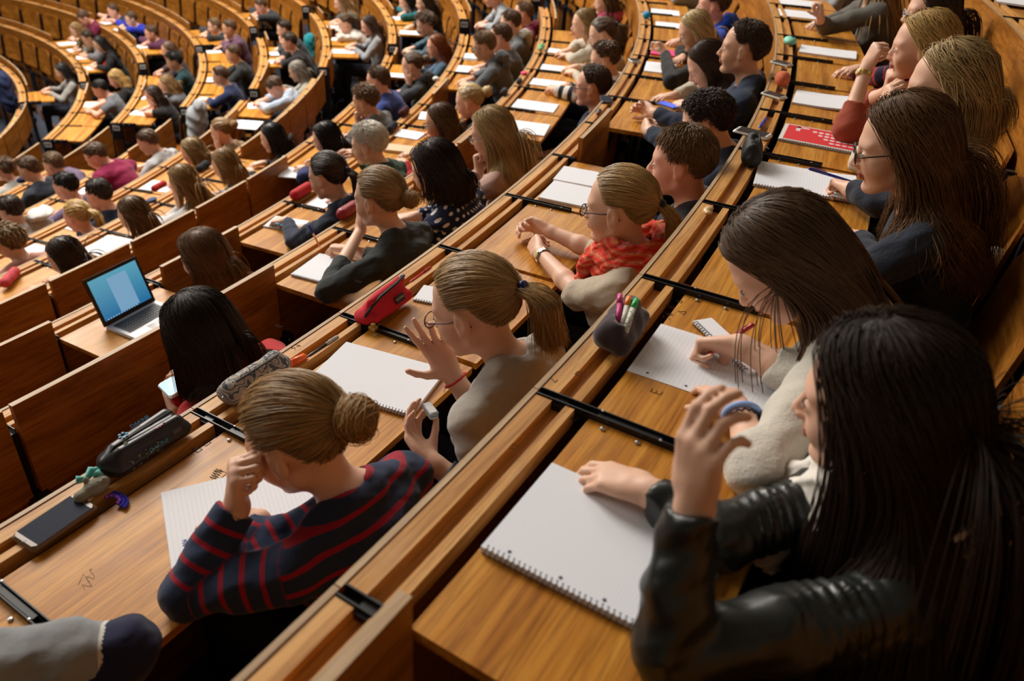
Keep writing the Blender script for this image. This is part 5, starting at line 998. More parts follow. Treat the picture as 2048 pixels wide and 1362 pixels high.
    o = soft('sweet', [ell((0, 0, .014), (.018, .014, .012), .004), ell((-.022, 0, .016), (.010, .012, .006), .006), ell((.020, .006, .018), (.008, .010, .005), .006)], .0025, mat('sweet wrapper', (.80, .42, .20), .3, .5, noise_amt=.6, noise_scale=70), 0, 1413, 432, -.014, 0); tag(o, 'white and orange wrapped sweet in the ledge groove', 'sweet')
    pen('red felt pen held by the writing woman', 0, (1405, 716, -.002), (1508, 648, .085), .0042, ((.60, .02, .04), (.50, .015, .03)))
    pen('blue ballpoint held above the white spiral notebook', 0, (1712, 366, .02), (1618, 337, .075), .0045, ((.02, .04, .40), (.02, .04, .45)))
    # ---- second row
    pad('large white squared spiral notepad in front of the woman with glasses and ponytail', 1, (693, 690), (602, 779), .300, .011, 'across', PG, length=.212)
    o = pad('open white notebook with handwriting under the striped sleeve', 1, (322, 988), (346, 1158), .34, .004, None, PL, name='notebook', cat='notebook')
    tm = textmesh('Klausur & Abi', .014, .0001); q = link('handwriting', tm, o, Vector((.19, .030, .0046)), 0); tm.materials.append(mat('ink', (.10, .14, .45), .8, .1)); q.rotation_euler = (0, 0, math.pi)
    pad('small white spiral pad beyond the ponytail woman', 1, (848, 573), (826, 602), .15, .006, 'across', PL)
    pad('white printed sheet left of the woman with the orange scarf, lower one', 1, (1108, 365), (1075, 400), .24, .010, None, PL, length=.20); pad('white printed pad with a diagram, the upper of two beside the orange scarf', 1, (1128, 336), (1105, 363), .25, .010, None, PL, length=.17)
    pad('white pad behind the clasped hands with the round watch', 1, (1305, 222), (1293, 240), .27, .006, None, PL); pad('white sheet by the elbow in black', 1, (1293, 124), (1287, 143), .20, .006, None, PG); pad('white sheet half hidden behind the beige-topped woman', 1, (1352, 160), (1345, 170), .2, .004, None, PG)
    pad('bright pink folder on the desk above the white sheet', 1, (1305, 99), (1300, 110), .22, .012, None, mat('pink folder', (.75, .06, .20), .5), cat='folder', name='folder'); pad('long white pad near the blue ball on the ledge', 1, (1302, 18), (1302, 28), .24, .006, None, PG); pad('white pad at the speckled grey sleeve', 1, (1311, 44), (1312, 54), .2, .006, None, PG)
    o = soft('pencil_case', [cap((-.085, .020, .018), (.080, .020, .018), .014, .016, .02), cap((-.085, -.028, .018), (.080, -.028, .018), .014, .016, .02), cap((-.070, -.006, .060), (.078, -.006, .066), .008, .012, .02), ell((0, -.004, .034), (.088, .034, .030), .02), ell((-.095, .0, .016), (.02, .026, .014), .02)], .003, mat('red canvas', (.56, .018, .035), .8, .25, noise_amt=.12, noise_scale=200, bump=.3), 1, 768, 618, .0, 0)
    # the case's local +x points down the row (towards the picture's lower left)
    tag(o, 'red canvas pencil case with black zip and maker label on the ledge', 'pencil case'); o.rotation_euler = (0, 0, o.rotation_euler[2]+math.pi)
    zip_part(o, [(.084, -.014, .078), (.03, -.020, .074), (-.04, -.020, .068), (-.080, -.016, .050), (-.104, -.010, .028)], .0042, (.02, .02, .022), (Vector((.086, -.006, .080)), 0, 1.2), (.5, .5, .5))
    Tl = Matrix.Translation((.018, -.0445, .042)) @ Matrix.Rotation(R_(66), 4, 'X'); lb = MB(); lb.box((-.021, -.011, -.001), (.021, .011, .0015), 0, Tl); lo = lb.build('maker_label', mat('label black', (.015, .014, .014), .6), o)
    t = textmesh('EASTPAK', .0095); t.transform(Tl @ Matrix.Translation((0, .001, .0018))); t.materials.append(mat('label print', (.55, .52, .45), .6)); link('maker_name', t, lo)
    b = MB(); b.tube([(-.098, .004, .030), (-.103, -.004, .018), (-.106, -.03, .012)], .0009, 5); b.box((-.118, -.052, .003), (-.098, -.030, .012), 1, Matrix.Rotation(.0, 4, 'Z'), .002); b.box((-.114, -.047, .012), (-.102, -.035, .020), 1, None, .002); b.build('charm', [M_BLACK, mat('gold charm', (.50, .33, .10), .35, .5, .7)], o)
    o = soft('pencil_case', [cap((-.085, .012, .026), (.075, .012, .026), .022, .022, .02), cap((-.080, -.014, .026), (.075, -.014, .026), .022, .022, .02), cap((-.075, 0, .048), (.075, 0, .048), .016, .016, .02)], .003, paisley_mat(), 1, 510, 775, .0, 0, lambda P: fold(P, 50, .0015, 1.)); tag(o, 'pencil case with a grey, cream and green paisley swirl print', 'pencil case')
    zip_part(o, [(-.075, .012, .060), (0, .014, .062), (.080, .010, .058), (.095, .004, .035)], .0028, (.05, .05, .055), (Vector((.098, .002, .035)), 0, .2), (.10, .35, .25))
    o = soft('pencil_case', [cap((-.085, .022, .022), (.075, .022, .022), .018, .018, .02), cap((-.085, -.022, .022), (.075, -.022, .022), .018, .018, .02), cap((-.075, .018, .048), (.060, .014, .050), .014, .012, .02), cap((-.075, -.018, .048), (.060, -.012, .048), .014, .012, .02), ell((.085, 0, .026), (.022, .022, .024), .02)], .003, mat('black printed nylon', (.018, .016, .018), .35, .4, noise_amt=.4, noise_scale=50), 1, 292, 905, .0, 0)
    tag(o, 'long black pencil case with doodle print and teal ribbon', 'pencil case'); zip_part(o, [(-.080, 0, .064), (0, .003, .065), (.065, 0, .061), (.100, 0, .034)], .0030, (.02, .02, .02), (Vector((.045, .008, .066)), .9, .2), (.55, .65, .6))
    dm = [mat('print blue', (.06, .30, .50), .5), mat('print red', (.55, .03, .04), .5), mat('print grey', (.28, .24, .24), .6), mat('print yellow', (.60, .62, .03), .5)]; b = MB()
    for i in range(6): b.ell((.03+.008*math.cos(i*math.pi/3), -.016+.008*math.sin(i*math.pi/3), .0625), (.0035, .0035, .001), 8, 4, 0)
    for i in range(7): b.ell((-.045+.006*i, .018+.004*math.sin(i*.8), .0625-.0003*i), (.0022, .0022, .0008), 6, 4, 1)
    for i in range(7): b.tube([(-.01+.004*i, -.030, .052), (-.01+.004*i, -.014, .0635)], .0005, 4, 2)
    for i in range(7): b.tube([(-.07+.003*i, .038, .020), (-.07+.003*i, .036, .045)], .0005, 4, 2)
    for i in range(26): x = random.uniform(-.07, .06); z = random.uniform(.014, .046); b.tube([(x, .0405, z), (x+.004, .0410, z+random.uniform(-.004, .004)), (x+.008*random.random(), .0405, z+random.uniform(-.006, .006))], .00045, 4, random.choice((2, 2, 2, 3)))
    b.ell((.062, -.012, .055), (.004, .005, .001), 6, 4, 3); b.build('print', dm, o)
    for (x, y, z, rx) in ((-.01, .0395, .034, 80), (-.02, -.028, .060, 30)):
        t = textmesh('DAKINE', .013); T = Matrix.Translation((x, y, z)) @ Matrix.Rotation(R_(180), 4, 'Z') @ Matrix.Rotation(R_(rx), 4, 'X'); t.transform(T); t.materials.append(dm[0]); link('maker_name', t, o)
    b = MB(); b.tube([(.105, 0, .03), (.118, -.008, .032), (.135, -.004, .024), (.150, -.012, .028)], [.004, .010, .006, .009], 8); b.tube([(.108, .002, .03), (.120, .012, .034), (.112, .018, .026)], [.004, .009, .005], 8); b.build('ribbon', mat('teal ribbon', (.10, .42, .38), .5, .4), o, smooth=True)
    o = soft('plush_charm', [ell((0, 0, .018), (.030, .018, .017), .01), ell((.034, .0, .016), (.014, .013, .012), .008), ell((.010, -.012, .034), (.006, .005, .008), .004), ell((-.012, .014, .032), (.006, .005, .008), .004)], .002, mat('grey plush', (.26, .25, .20), .95, .1, noise_amt=.25, noise_scale=120, bump=.6), 1, 196, 985, .0, 0); tag(o, 'small grey plush animal charm beside the black pencil case', 'charm')
    b = MB(); 
    for i in range(13):
        a = math.pi*i/12
        for r_, mm in ((.020, 0), (.013, 1), (.0265, 0)): b.ell((r_*math.cos(a)*1.3, r_*math.sin(a)*.8, .006+.002*(r_ < .015)), (.0042, .0042, .0042), 8, 5, mm if i % 3 != 1 else 0)
    o = putlocal('beaded_charm', b, [mat('blue beads', (.02, .02, .45), .25, .6), mat('purple beads', (.30, .05, .40), .25, .6)], 1, 226, 1006, -.010, 95, True); tag(o, 'crescent-shaped charm of shiny blue and purple beads', 'charm')
    phone('dark phone with a tan edge lying along the ledge groove, lower left', 1, 112, 1046, 3, .002, (.16, .09, .045), mat('phone glass', (.010, .015, .032), .6, .1), L=.140, w=.070)
    o = pen('orange highlighter in the ledge groove', 1, (614, 710, .006), (560, 738, .008), .0105, ((.95, .14, .02), (.95, .14, .02)), 'highlighter', 'highlighter'); pen('clear ballpoint with black grip in the ledge groove', 1, (612, 716, .000), (676, 672, .002), .0042, ((.02, .02, .02), (.45, .45, .44)))
    pen('red pen lying in the groove right of the red pencil case', 1, (818, 566, .0), (862, 534, .0), .0045, ((.55, .03, .03), (.50, .02, .02)))
    b = MB(); b.box((-.022, -.010, -.009), (.022, .010, .009), 0, None, .003); b.box((-.0225, -.0102, -.003), (.0225, .0102, .0), 1); b.box((-.0225, -.0102, .004), (.0225, .0102, .006), 1)
    o = putlocal('eraser', b, [mat('eraser white', (.75, .76, .78), .5), mat('eraser blue', (.10, .35, .55), .4)], 1, 791, 812, .085, 60); tp_ = [r for r in PEOPLE if 'glasses and ponytail' in r['short']][0]; tt_ = tp_['info'][1]['tips']; o.location = Vector(tp_['O']+tp_['B3'].T @ ((tt_[4]+tt_[0]*.5+tt_[1]*.5)/2+np.array([0, 0, .004]))); tag(o, 'small white and blue striped eraser held between the fingers', 'eraser')
    phone('dark flat phone lying across the ledge beside the navy shirt', 1, 1212, 200, 15, .004, (.04, .045, .06), mat('phone glass', (.01, .01, .03), .06, .7)); phone('white and silver phone on the ledge near the black elbow', 1, 1268, 122, 25, .004, (.62, .62, .62), SCR, L=.09, w=.06)
    o = soft('toy_ball', [ell((0, 0, .03), (.034, .032, .031), .005), ell((.02, .01, .05), (.010, .010, .008), .006)], .003, mat('blue ball', (.01, .25, .50), .6), 1, 1292, 38, .0, 0); tag(o, 'round blue wool ball on the curved ledge', 'ball')
    o = soft('keys', [ell((0, 0, .010), (.03, .016, .010), .004), ell((.03, .004, .010), (.02, .012, .008), .004)], .003, mat('keys', (.10, .09, .09), .35, .5, .5, noise_amt=.6, noise_scale=80), 1, 1197, 226, .0, 0); tag(o, 'dark bundle of keys beside the flat phone on the ledge', 'keys')
    o = phone('phone with a glowing blue screen held over the desk', 1, 1336, 212, 60, .02, (.02, .02, .03), mat('blue screen', (.02, .03, .20), .1, .5, emis=(.10, .16, .80, .9))); 
    # ---- third row and beyond
    o = phone('white phone showing messages held by the woman in red', 2, 346, 776, 70, .025, (.80, .78, .76), mat('message screen', (.3, .5, .7), .1, .5, emis=(.45, .68, .85, .8)), L=.12, w=.060, tilt=(12, -10))
    pad('white notepad under the charcoal sleeve', 2, (640, 510), (594, 543), .28, .009, 'across', PG, length=.21); pen('orange and blue pencil held upright by the charcoal-jumper woman', 2, (641, 496, .01), (617, 449, .10), .0042, ((.80, .30, .10), (.03, .03, .35)))
    o = soft('pencil_case', [cap((-.05, 0, .03), (.05, 0, .03), .028, .028, .02)], .004, mat('dark red wire', (.30, .01, .02), .4, .5, bump=.8, noise_scale=60), 2, 697, 432, 0, 0); tag(o, 'dark red coiled pencil pot beside the charcoal-jumper woman', 'pencil case')
    for lab, c1, c2, w in (('long white pad left of the striped sleeves, upper of the three', (1036, 200), (1022, 216), .29), ('long white pad nearest the pink jumper, lowest of the three', (1012, 240), (996, 262), .29), ('white pad below the striped sleeves', (1067, 158), (1058, 170), .25), ('white pad under the writing hand in cream', (1098, 98), (1094, 106), .26), ('white pad under the arm of the cream jumper', (1085, 130), (1080, 140), .2)): pad(lab, 2, c1, c2, w, .008, None, PG)
    o = soft('tissue', [ell((0, 0, .02), (.02, .012, .022), .006), ell((.01, .01, .03), (.012, .012, .015), .006)], .003, mat('tissue', (.66, .68, .72), .9, .1), 3, 570, 322, .02, 0); tag(o, 'crumpled white tissue on top of the folded desk corner', 'tissue'); o.location = Vector(at(568, 322, LZ(4)+.03))
    pad('white spiral notepad under the light blue pen', 3, (552, 434), (527, 455), .20, .008, 'across', PG); pad('white sheet beside the navy hoodie', 3, (640, 392), (612, 410), .12, .004, None, PG); pen('light blue pen in the hand of the navy-hoodie woman', 3, (548, 446, .02), (571, 453, .03), .0048, ((.05, .35, .65), (.05, .40, .7)))
    o = soft('pencil_case', [cap((-.07, 0, .032), (.07, 0, .032), .030, .030, .02)], .004, mat('bright red cloth', (.50, .015, .02), .8), 3, 604, 392, 0, 0); tag(o, 'rounded bright red pencil case left of the navy hoodie', 'pencil case')
    pad('white pad in front of the silver-haired woman', 3, (803, 260), (785, 273), .19, .008, None, PG); pad('white pad by the dark bob with glasses', 3, (842, 225), (836, 240), .12, .008, None, PG); pad('open cream book on the desk right of the silver hair', 3, (776, 292), (766, 304), .30, .02, None, mat('book page', (.66, .50, .33), .8), name='book', cat='book')
    pad('white pad on the desk of the grey hoodie, farther one', 3, (930, 108), (926, 120), .26, .008, None, PG); pad('white pad on the desk of the grey hoodie, nearer one', 3, (916, 132), (910, 144), .26, .008, None, PG)
    laptop()
    # ---- upper left and right extras
    o = soft('cloth', [ell((0, 0, .02), (.12, .09, .022), .02), ell((.06, .03, .03), (.07, .06, .03), .02), ell((-.05, -.02, .03), (.06, .06, .025), .02)], .008, mat('white cloth', (.70, .70, .68), .9, .1), 6, 82, 432, -.01, 0, lambda P: fold(P, 40, .006, 0)); tag(o, 'crumpled white cloth bundle on the desk left of the golden ponytail', 'cloth')
    pad('white pad on the empty desk beside the light brown bob', 5, (186, 490), (160, 502), .22, .008, None, PG)
    o = soft('pencil_case', [cap((-.07, 0, .02), (.07, 0, .02), .03, .03, .02)], .005, mat('red patterned cloth', (.50, .05, .07), .8, noise_amt=.8, noise_scale=50), 5, 22, 560, .01, 30); tag(o, 'red and white patterned case under the hands with white cuffs', 'pencil case')
    pad('large white sheet beside the messy bun', 6, (472, 240), (455, 256), .30, .006, None, PG)
    pad('white pad on the ledge of the row behind, top right corner', -1, (2000, -4), (1990, 6), .28, .008, None, PG, z0=.001)
def paisley_mat():
    m = mat('paisley', (.36, .33, .30), .7, .2); nt = m.node_tree; N = nt.nodes.new; L = nt.links.new; tc = N('ShaderNodeTexCoord'); n = N('ShaderNodeTexNoise'); n.inputs['Scale'].default_value = 28; L(tc.outputs['Object'], n.inputs['Vector']); w = N('ShaderNodeTexWave'); w.wave_type = 'RINGS'; w.inputs['Scale'].default_value = 38; w.inputs['Distortion'].default_value = 14; w.inputs['Detail'].default_value = 1
    L(tc.outputs['Object'], w.inputs['Vector']); r = N('ShaderNodeValToRGB'); e = r.color_ramp.elements; r.color_ramp.interpolation = 'CONSTANT'; e[0].color = (.10, .11, .14, 1); e[1].position = .35; e[1].color = (.60, .57, .50, 1); q = e.new(.7); q.color = (.12, .20, .20, 1); q = e.new(.85); q.color = (.50, .36, .28, 1); L(w.outputs['Fac'], r.inputs[0]); L(r.outputs[0], nt.nodes['Principled BSDF'].inputs['Base Color']); return m
def laptop():
    k = 3; z = LZ(k)-.010; A = at(210, 655, z+.012); B = at(311, 601, z+.012); d = B-A; Wd = np.linalg.norm(d); ang = math.atan2(d[1], d[0]); D_ = .225
    e = empty('laptop', Vector((A[0], A[1], z)), ang); tag(e, 'open silver laptop with a black-framed screen showing a blue desktop', 'laptop')
    b = MB(); b.box((0, -D_, .004), (Wd, 0, .016), 0, None, .006); base = b.build('base', mat('laptop silver', (.52, .51, .52), .35, .5, .3), e)
    b = MB(); b.box((.02, -.125, .016), (Wd-.02, -.018, .0165)); kb = b.build('keyboard', mat('key well', (.40, .40, .41), .5), base); b = MB()
    for r in range(6):
        for c in range(15): x = .024+c*(Wd-.05)/15; y = -.024-r*.0168; b.box((x, y-.0135, .0165), (x+(Wd-.05)/15*.84, y, .0185))
    b.build('keys', mat('laptop keys', (.04, .04, .045), .5), kb); b = MB(); b.box((Wd*.34, -.20, .016), (Wd*.66, -.140, .0163)); b.build('touchpad', mat('touchpad', (.42, .42, .43), .3), base)
    T = Matrix.Translation((0, .002, .012)) @ Matrix.Rotation(R_(-18), 4, 'X'); Hs = .215
    b = MB(); b.box((0, -.003, .0), (Wd, .005, Hs), 0, T); b.box((Wd*.02, -.0034, .012), (Wd*.98, -.003, Hs-.006), 0, T); sc_ = b.build('screen_lid', mat('laptop black', (.012, .012, .014), .3, .5), e)
    m = mat('laptop desktop', (.02, .10, .2), .15, .5); nt = m.node_tree; bs = nt.nodes['Principled BSDF']; g = nt.nodes.new('ShaderNodeTexCoord'); sp = nt.nodes.new('ShaderNodeSeparateXYZ'); nt.links.new(g.outputs['Object'], sp.inputs[0]); mr = nt.nodes.new('ShaderNodeMapRange'); mr.inputs['From Min'].default_value = .02; mr.inputs['From Max'].default_value = .2; nt.links.new(sp.outputs[2], mr.inputs[0]); cr = nt.nodes.new('ShaderNodeValToRGB'); cr.color_ramp.elements[0].color = (.01, .14, .34, 1); cr.color_ramp.elements[1].color = (.10, .36, .50, 1); nt.links.new(mr.outputs[0], cr.inputs[0]); nt.links.new(cr.outputs[0], bs.inputs['Emission Color']); bs.inputs['Emission Strength'].default_value = .75
    b = MB(); b.box((Wd*.05, -.0040, .020), (Wd*.95, -.0034, Hs-.014), 0, T); sp_ = b.build('display', m, sc_)
    b = MB(); b.box((Wd*.36, -.0045, .026), (Wd*.72, -.0041, Hs-.034), 0, T); b.build('display_window', mat('window grey-blue', (.1, .2, .3), .2, .4, emis=(.16, .33, .50, .85)), sp_)
    b = MB()
    for i in range(12): b.box((Wd*(.10+.05*i), -.0045, .021), (Wd*(.10+.05*i)+.006, -.0041, .0255), 0, T)
    b.build('display_icons', mat('icons', (.3, .5, .7), .3, emis=(.35, .55, .75, .6)), sp_)
def clothes_left():
    m = mat('pale denim', (.10, .13, .16), .8, .2, noise_amt=.4, noise_scale=25, bump=.3)
    V, F = sdf_mesh([ell((0, 0, -.30), (.11, .10, .16), .03), ell((.02, .04, -.16), (.09, .07, .09), .03), cap((.05, .02, -.2), (.09, -.06, -.42), .05, .04, .02)], .007, lambda P: fold(P, 28, .010, .4)+fold(P, 70, .004, 1.))
    A = at(1972, 830, LZ(0)-.12); o = link('jacket', mesh_from('jacket', V, F, m), None, Vector((A[0], A[1], LZ(0))), frm(A)); tag(o, 'crumpled grey denim jacket stuffed on the seat at the right edge', 'jacket')
    m = mat('cream knit', (.55, .50, .40), .9, .2, bump=.5, noise_scale=120); V, F = sdf_mesh([cap((0, 0, 0), (-.02, -.03, -.12), .035, .03, .02), cap((-.02, -.03, -.12), (.03, -.06, -.18), .03, .028, .02)], .006, lambda P: fold(P, 50, .004, .4))
    A = at(1980, 520, LZ(0)-.02); o = link('cardigan', mesh_from('cardigan', V, F, m), None, Vector(A), frm(A)); tag(o, 'cream knitted sleeve hanging over the seat back at the right', 'cardigan')
def bits():
    def blob(name, lab, cat, k, px, py, dz, prims, col, res=.006, amp=.004, rot=0, rough=.8, sc=40, grp=None):
        o = soft(name, prims, res, mat('cloth %.3f %.3f %.3f' % col, col, rough, .2, noise_amt=.15, noise_scale=50), k, px, py, dz, rot, lambda P: fold(P, sc, amp, len(lab)*.3)); return tag(o, lab, cat, grp)
    blob('soft_toy', 'green and white soft toy on the curved ledge of the third row', 'toy', 2, 1082, 100, 0, [ell((0, 0, .025), (.035, .028, .025), .01), ell((.035, .0, .02), (.02, .02, .016), .01), ell((-.03, .01, .03), (.018, .018, .016), .01)], (.22, .50, .25), .004)
    blob('sticky_notes', 'bright pink block of notes on the third-row ledge', 'notes', 2, 1048, 149, 0, [ell((0, 0, .012), (.034, .026, .011), .004)], (.80, .10, .18), .004, .0005)
    blob('glasses_case', 'dark grey glasses case on the third-row ledge right of the blond bun', 'case', 2, 1008, 189, 0, [cap((-.03, 0, .02), (.03, 0, .02), .022, .022, .01)], (.04, .045, .05), .004, .0005)
    blob('pouch', 'small dark pouch on the third-row ledge below the pink notes', 'pouch', 2, 1038, 167, 0, [cap((-.02, 0, .018), (.02, 0, .018), .02, .018, .01)], (.05, .06, .065), .004, .001)
    blob('pencil_case', 'dark maroon and white pencil case on the fourth-row ledge', 'pencil case', 3, 808, 230, 0, [cap((-.05, 0, .028), (.05, 0, .028), .028, .026, .01)], (.06, .015, .02), .004, .001)
    blob('pencil_case', 'black soft pencil case on the ledge beside the silver-blond hair', 'pencil case', 3, 783, 262, 0, [cap((-.05, 0, .028), (.05, 0, .028), .030, .026, .01)], (.02, .022, .026), .004, .002)
    blob('pencil_case', 'black pencil case in front of the white top with long blond hair', 'pencil case', 5, 405, 340, 0, [cap((-.06, 0, .028), (.05, 0, .028), .032, .028, .01)], (.018, .02, .024), .006, .002)
    blob('pencil_case', 'red and white pencil case by the papers of the chin-on-hand blond', 'pencil case', 5, 318, 378, 0, [cap((-.06, 0, .022), (.05, 0, .022), .025, .025, .01)], (.42, .03, .03), .006, .001)
    blob('phone_case', 'blue phone case on the rail beside the light brown bob', 'phone', 5, 303, 402, 0, [ell((0, 0, .012), (.05, .03, .010), .004)], (.07, .10, .20), .005, .0004)
    blob('pouch', 'navy pouch at the desk left of the dark blue top', 'pouch', 7, 45, 366, 0, [ell((0, 0, .03), (.05, .04, .028), .01)], (.012, .018, .06), .006, .002)
    blob('jacket', 'crumpled light grey hooded jacket hanging at the aisle', 'jacket', 7, 350, 232, -.05, [ell((0, .25, -.02), (.12, .12, .16), .04), ell((0, .30, .12), (.09, .08, .08), .04), ell((.02, .22, -.22), (.13, .10, .18), .05)], (.36, .38, .40), .010, .010, 0, .9, 24)
    blob('jacket', 'teal jacket with a green edge behind the dark-haired pair', 'jacket', 6, 607, 86, -.02, [ell((0, .10, .0), (.10, .10, .14), .04), ell((0, .12, -.16), (.11, .10, .12), .04)], (.02, .22, .26), .010, .008, 0, .8, 24)
    blob('bag', 'black rucksack on the floor between the two blocks, top middle', 'bag', 5, 665, 170, -.45, [ell((0, 0, 0), (.16, .14, .22), .04), ell((.05, .05, .18), (.10, .10, .10), .05)], (.010, .011, .014), .012, .008, 0, .7, 20)
    blob('bag', 'black bag on the floor below the black rucksack, top middle', 'bag', 5, 640, 210, -.50, [ell((0, 0, 0), (.18, .15, .18), .04), ell((-.05, .05, .14), (.12, .08, .10), .05)], (.012, .013, .020), .012, .008, 0, .7, 20)
    blob('jacket', 'red jacket draped behind the golden-haired person in black', 'jacket', 9, 207, 140, -.06, [ell((0, .1, 0), (.14, .10, .14), .04), ell((.05, .12, -.16), (.12, .10, .14), .04)], (.42, .012, .012), .010, .008, 0, .8, 24)
    blob('coat', 'navy coat hanging at the left edge of the picture', 'coat', 9, 8, 165, -.05, [ell((0, 0, 0), (.16, .10, .16), .04), ell((0, .0, -.22), (.17, .11, .24), .05)], (.02, .03, .08), .010, .008, 0, .8, 22)
    blob('cup', 'small white cup lid on the fourth-row desk near the white phone-sized pad', 'cup', 3, 872, 162, -.01, [ell((0, 0, .02), (.03, .03, .02), .01)], (.75, .75, .72), .004, .0004)
def doodles():
    ink = mat('pencil ink', (.05, .035, .04), .8, .1); red = mat('red ink', (.45, .05, .04), .8, .1)
    def scr(k, px, py, strokes, m=ink, dz=-.0097, r=.0007, s=1.):
        A = at(px, py, LZ(k)+dz); b = MB()
        for st in strokes: b.tube([(x*s, y*s, 0) for x, y in st], r, 4)
        near = min(DESKS, key=lambda d: (d['k'] != k, abs(d['mid']-pol(A)[1]))); host = near['obj'].children[2 if dz < -.005 else 1]
        o = b.build('pencil_mark', m, host); bpy.context.view_layer.update(); o.matrix_world = Matrix.Translation(Vector(A)) @ Matrix.Rotation(frm(A)+math.pi, 4, 'Z')
    E_ = [[(0, 0), (0, .02)], [(0, .02), (.012, .02)], [(0, .01), (.010, .01)], [(0, 0), (.012, 0)]]; TRI = [[(0, 0), (.008, .016), (.016, 0), (0, 0)]]; SQ = [[(0, 0), (.012, 0), (.012, .012), (0, .012), (0, 0)]]
    two = [[(0, .014), (.005, .018), (.010, .014), (.0, 0), (.011, 0)]]; S4 = [[(.01, .018), (0, .014), (.010, .008), (0, 0)], [(.024, .018), (.016, .006), (.028, .006)], [(.024, .012), (.024, 0)]]
    for k, px, py, st, s_ in ((0, 1321, 790, E_, 1.), (0, 1368, 630, TRI, 1.), (0, 1345, 617, two, 1.), (0, 1340, 640, S4, 1.), (0, 1362, 606, SQ, .8), (0, 1150, 842, TRI+SQ, .7), (1, 432, 875, SQ, 1.), (1, 412, 892, SQ, 1.2), (1, 396, 905, E_+SQ, 1.), (0, 1290, 668, E_, 1.1)): scr(k, px, py, st, s=s_)
    h = [[(.002*i, .012*math.sin(i*2.1)+.0007*i) for i in range(16)]]; scr(1, 425, 958, h+[[(0, -.014), (.032, -.010), (.02, .018), (0, -.014)]]); scr(1, 170, 1180, [[(.004*i, .012*math.sin(i*1.7)+.003*i) for i in range(10)], [(0, .02), (.02, .035), (.015, .01)]], r=.00035); scr(0, 1405, 585, [[(0, 0), (.012, .025), (.014, .05)], [(.014, .05), (.004, .036)]], red, r=.0012)
    for k, px, py, st in ((1, 720, 565, E_), (0, 1110, 765, two), (0, 1160, 752, SQ), (0, 1240, 620, TRI), (1, 590, 700, S4), (0, 1030, 900, SQ), (1, 560, 655, E_)): scr(k, px, py, st, dz=.0004, s=.9)
def auto_pads():
    skip = {'person in the grey wool jumper'}
    for r in PEOPLE:
        if r['k'] < 4 or r['k'] > 10: continue
        if random.random() < .2: continue
        a = random.uniform(-14, 14); lx, ly = .57, r['H'][1]+random.uniform(-.08, .14); O = r['O']+r['B3'].T @ np.array([lx, ly, 0]); w, l = random.choice([(.21, .29), (.20, .27), (.15, .21)]); b = MB(); b.box((-l, -w/2, 0), (0, w/2, .007), 0, None, .002)
        rot = math.atan2(r['B3'][0][1], r['B3'][0][0])+R_(a); o = b.build('notepad', PG, None, Vector((O[0], O[1], LZ(r['k'])-.010)), rot); tag(o, ' '.join(('white notepad in front of the '+r['short']).split()[:16]), 'notepad', 'white notepads on the desks')
people_near(); people_far()
ORD = ['', 'first', 'second', 'third', 'fourth', 'fifth', 'sixth', 'seventh', 'eighth', 'ninth', 'tenth', 'eleventh', 'twelfth', 'thirteenth', 'fourteenth', 'fifteenth', 'sixteenth', 'seventeenth', 'eighteenth', 'nineteenth', 'twentieth']+['%dth' % i for i in range(21, 60)]
for v, t in ((21, '21st'), (22, '22nd'), (23, '23rd'), (31, '31st'), (32, '32nd'), (33, '33rd')): ORD[v] = t
def taken(k, a0, a1): return [r for r in PEOPLE if r['k'] == k and a0 <= r['th'] < a1]
OPEN_EXTRA = {0: [(-27.4, 6)], 1: [(-30.2, -27.9), (-23.4, -20.0), (-27.9, 4)], 2: [(-12.5, -4)], 3: [(-25.7, -23), (-14, -8), (-5, 4)], 5: [(-20, -17.2), (-17.1, -14.4)], 6: [(-18, -10)], 8: [(9, 16)], 9: [(10, 20)], 7: [(6, 30), (-14, -8)]}
FOLD = {0: [(-40, -29.5), (-15.2, -14.2), (-11.2, -10.0)], 1: [(-19.5, -17.0)], 2: [(-40, -23.7), (-18.5, -16.9)], 3: [(-22.9, -20.5)], 4: [(-40, -12.5)]}
def is_open(k, m, a0, a1):
    if k < 0: return True
    for lo, hi in FOLD.get(k, []):
        if lo <= m <= hi: return False
    if taken(k, a0, a1): return True
    for lo, hi in OPEN_EXTRA.get(k, []):
        if lo <= m <= hi: return True
    return False
rowref = {}
for r in PEOPLE: rowref.setdefault(r['k'], r['short'])
build_bays(is_open); items(); auto_pads(); clothes_left(); bits(); doodles()
ROWNAME = {-2: 'topmost row behind the camera', -1: 'raised row behind the cream jacket', 11: 'lowest row of all', 10: 'lowest row with the black-haired woman'}
bk = {}
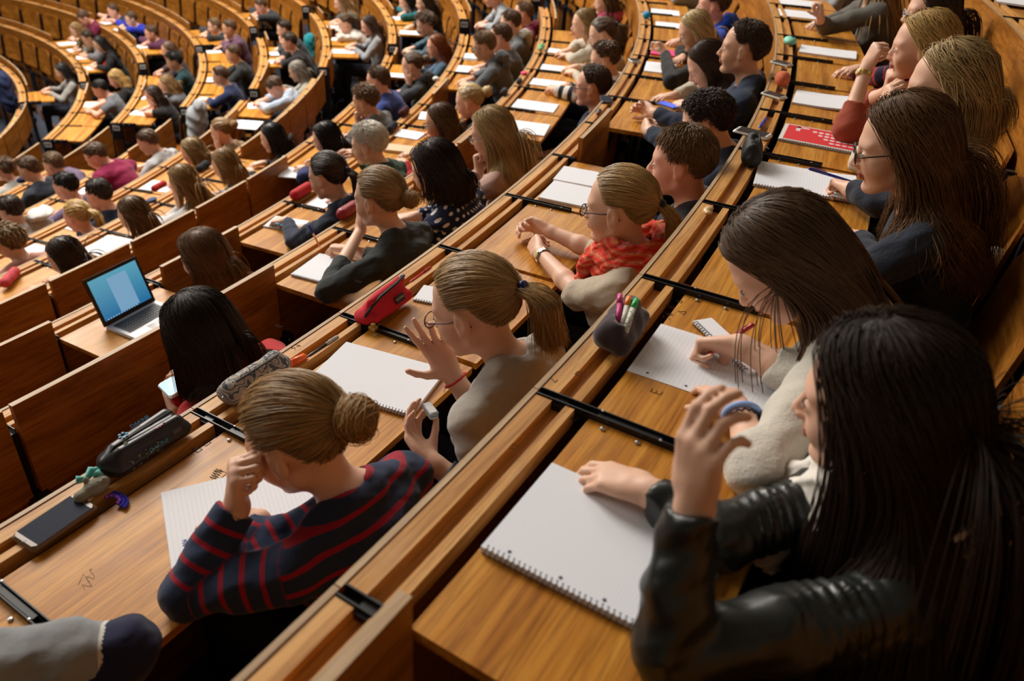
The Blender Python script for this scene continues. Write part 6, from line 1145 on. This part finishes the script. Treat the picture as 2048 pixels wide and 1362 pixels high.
for d in DESKS: bk.setdefault(d['k'], []).append(d)
for k, L_ in bk.items():
    L_.sort(key=lambda d: d['mid']); idx = {}
    for i, d in enumerate(L_):
        t = taken(k, d['a0'], d['a1']); d['who'] = t[0]['short'] if t else None
    occ = [i for i, d in enumerate(L_) if d['who']]
    for i, d in enumerate(L_):
        st = 'open wooden flip desk' if d['open'] else 'folded-up wooden flip desk'
        if d['who']: lab = st+' of the '+d['who']; sl = 'folding wooden seat of the '+d['who']
        elif occ:
            j = min(occ, key=lambda j: abs(j-i)); n = abs(i-j); side = 'past' if i > j else 'before'; lab = '%s, %s %s the %s' % (st, ORD[n], side, L_[j]['who']); sl = 'empty folding seat, %s %s the %s' % (ORD[n], side, L_[j]['who'])
        else: lab = '%s, %s along the %s' % (st, ORD[i+1], ROWNAME[k]); sl = 'empty folding seat, %s along the %s' % (ORD[i+1], ROWNAME[k])
        g = 'flip desks of the curved rows'
        tag(d['obj'], ' '.join(lab.split()[:16]), 'desk', g)
        if 'seat' in d:
            tag(d['seat'], ' '.join(sl.split()[:16]), 'seat', 'folding seats of the curved rows')
            if not d['who']:
                for c in d['seat'].children:
                    if c.name.startswith('seat_pan'): c.rotation_euler = (R_(84), 0, 0); c.location = (0, .765-.03, -.415-.385+.04); c.location = (0, .73, -.36-.79*math.sin(R_(84))+.02)
# ---------------------------------------------------------------- outer shell of the hall, far out of view
def shell():
    n = 48; R = 19.5; b = MB(); V = []
    for i in range(n): a = 2*math.pi*i/n; V += [(R*math.cos(a), R*math.sin(a), 0), (R*math.cos(a), R*math.sin(a), 12.5)]
    b.add(V, [(2*i, 2*((i+1) % n), 2*((i+1) % n)+1, 2*i+1) for i in range(n)]); o = b.build('wall_outer', mat('wall paint', (.32, .28, .22), .9)); tag(o, kind='structure')
    b = MB(); b.add([(R*math.cos(2*math.pi*i/n), R*math.sin(2*math.pi*i/n), 12.5) for i in range(n)], [tuple(range(n))]); o = b.build('ceiling', mat('ceiling paint', (.45, .42, .36), .9)); tag(o, kind='structure')
shell()
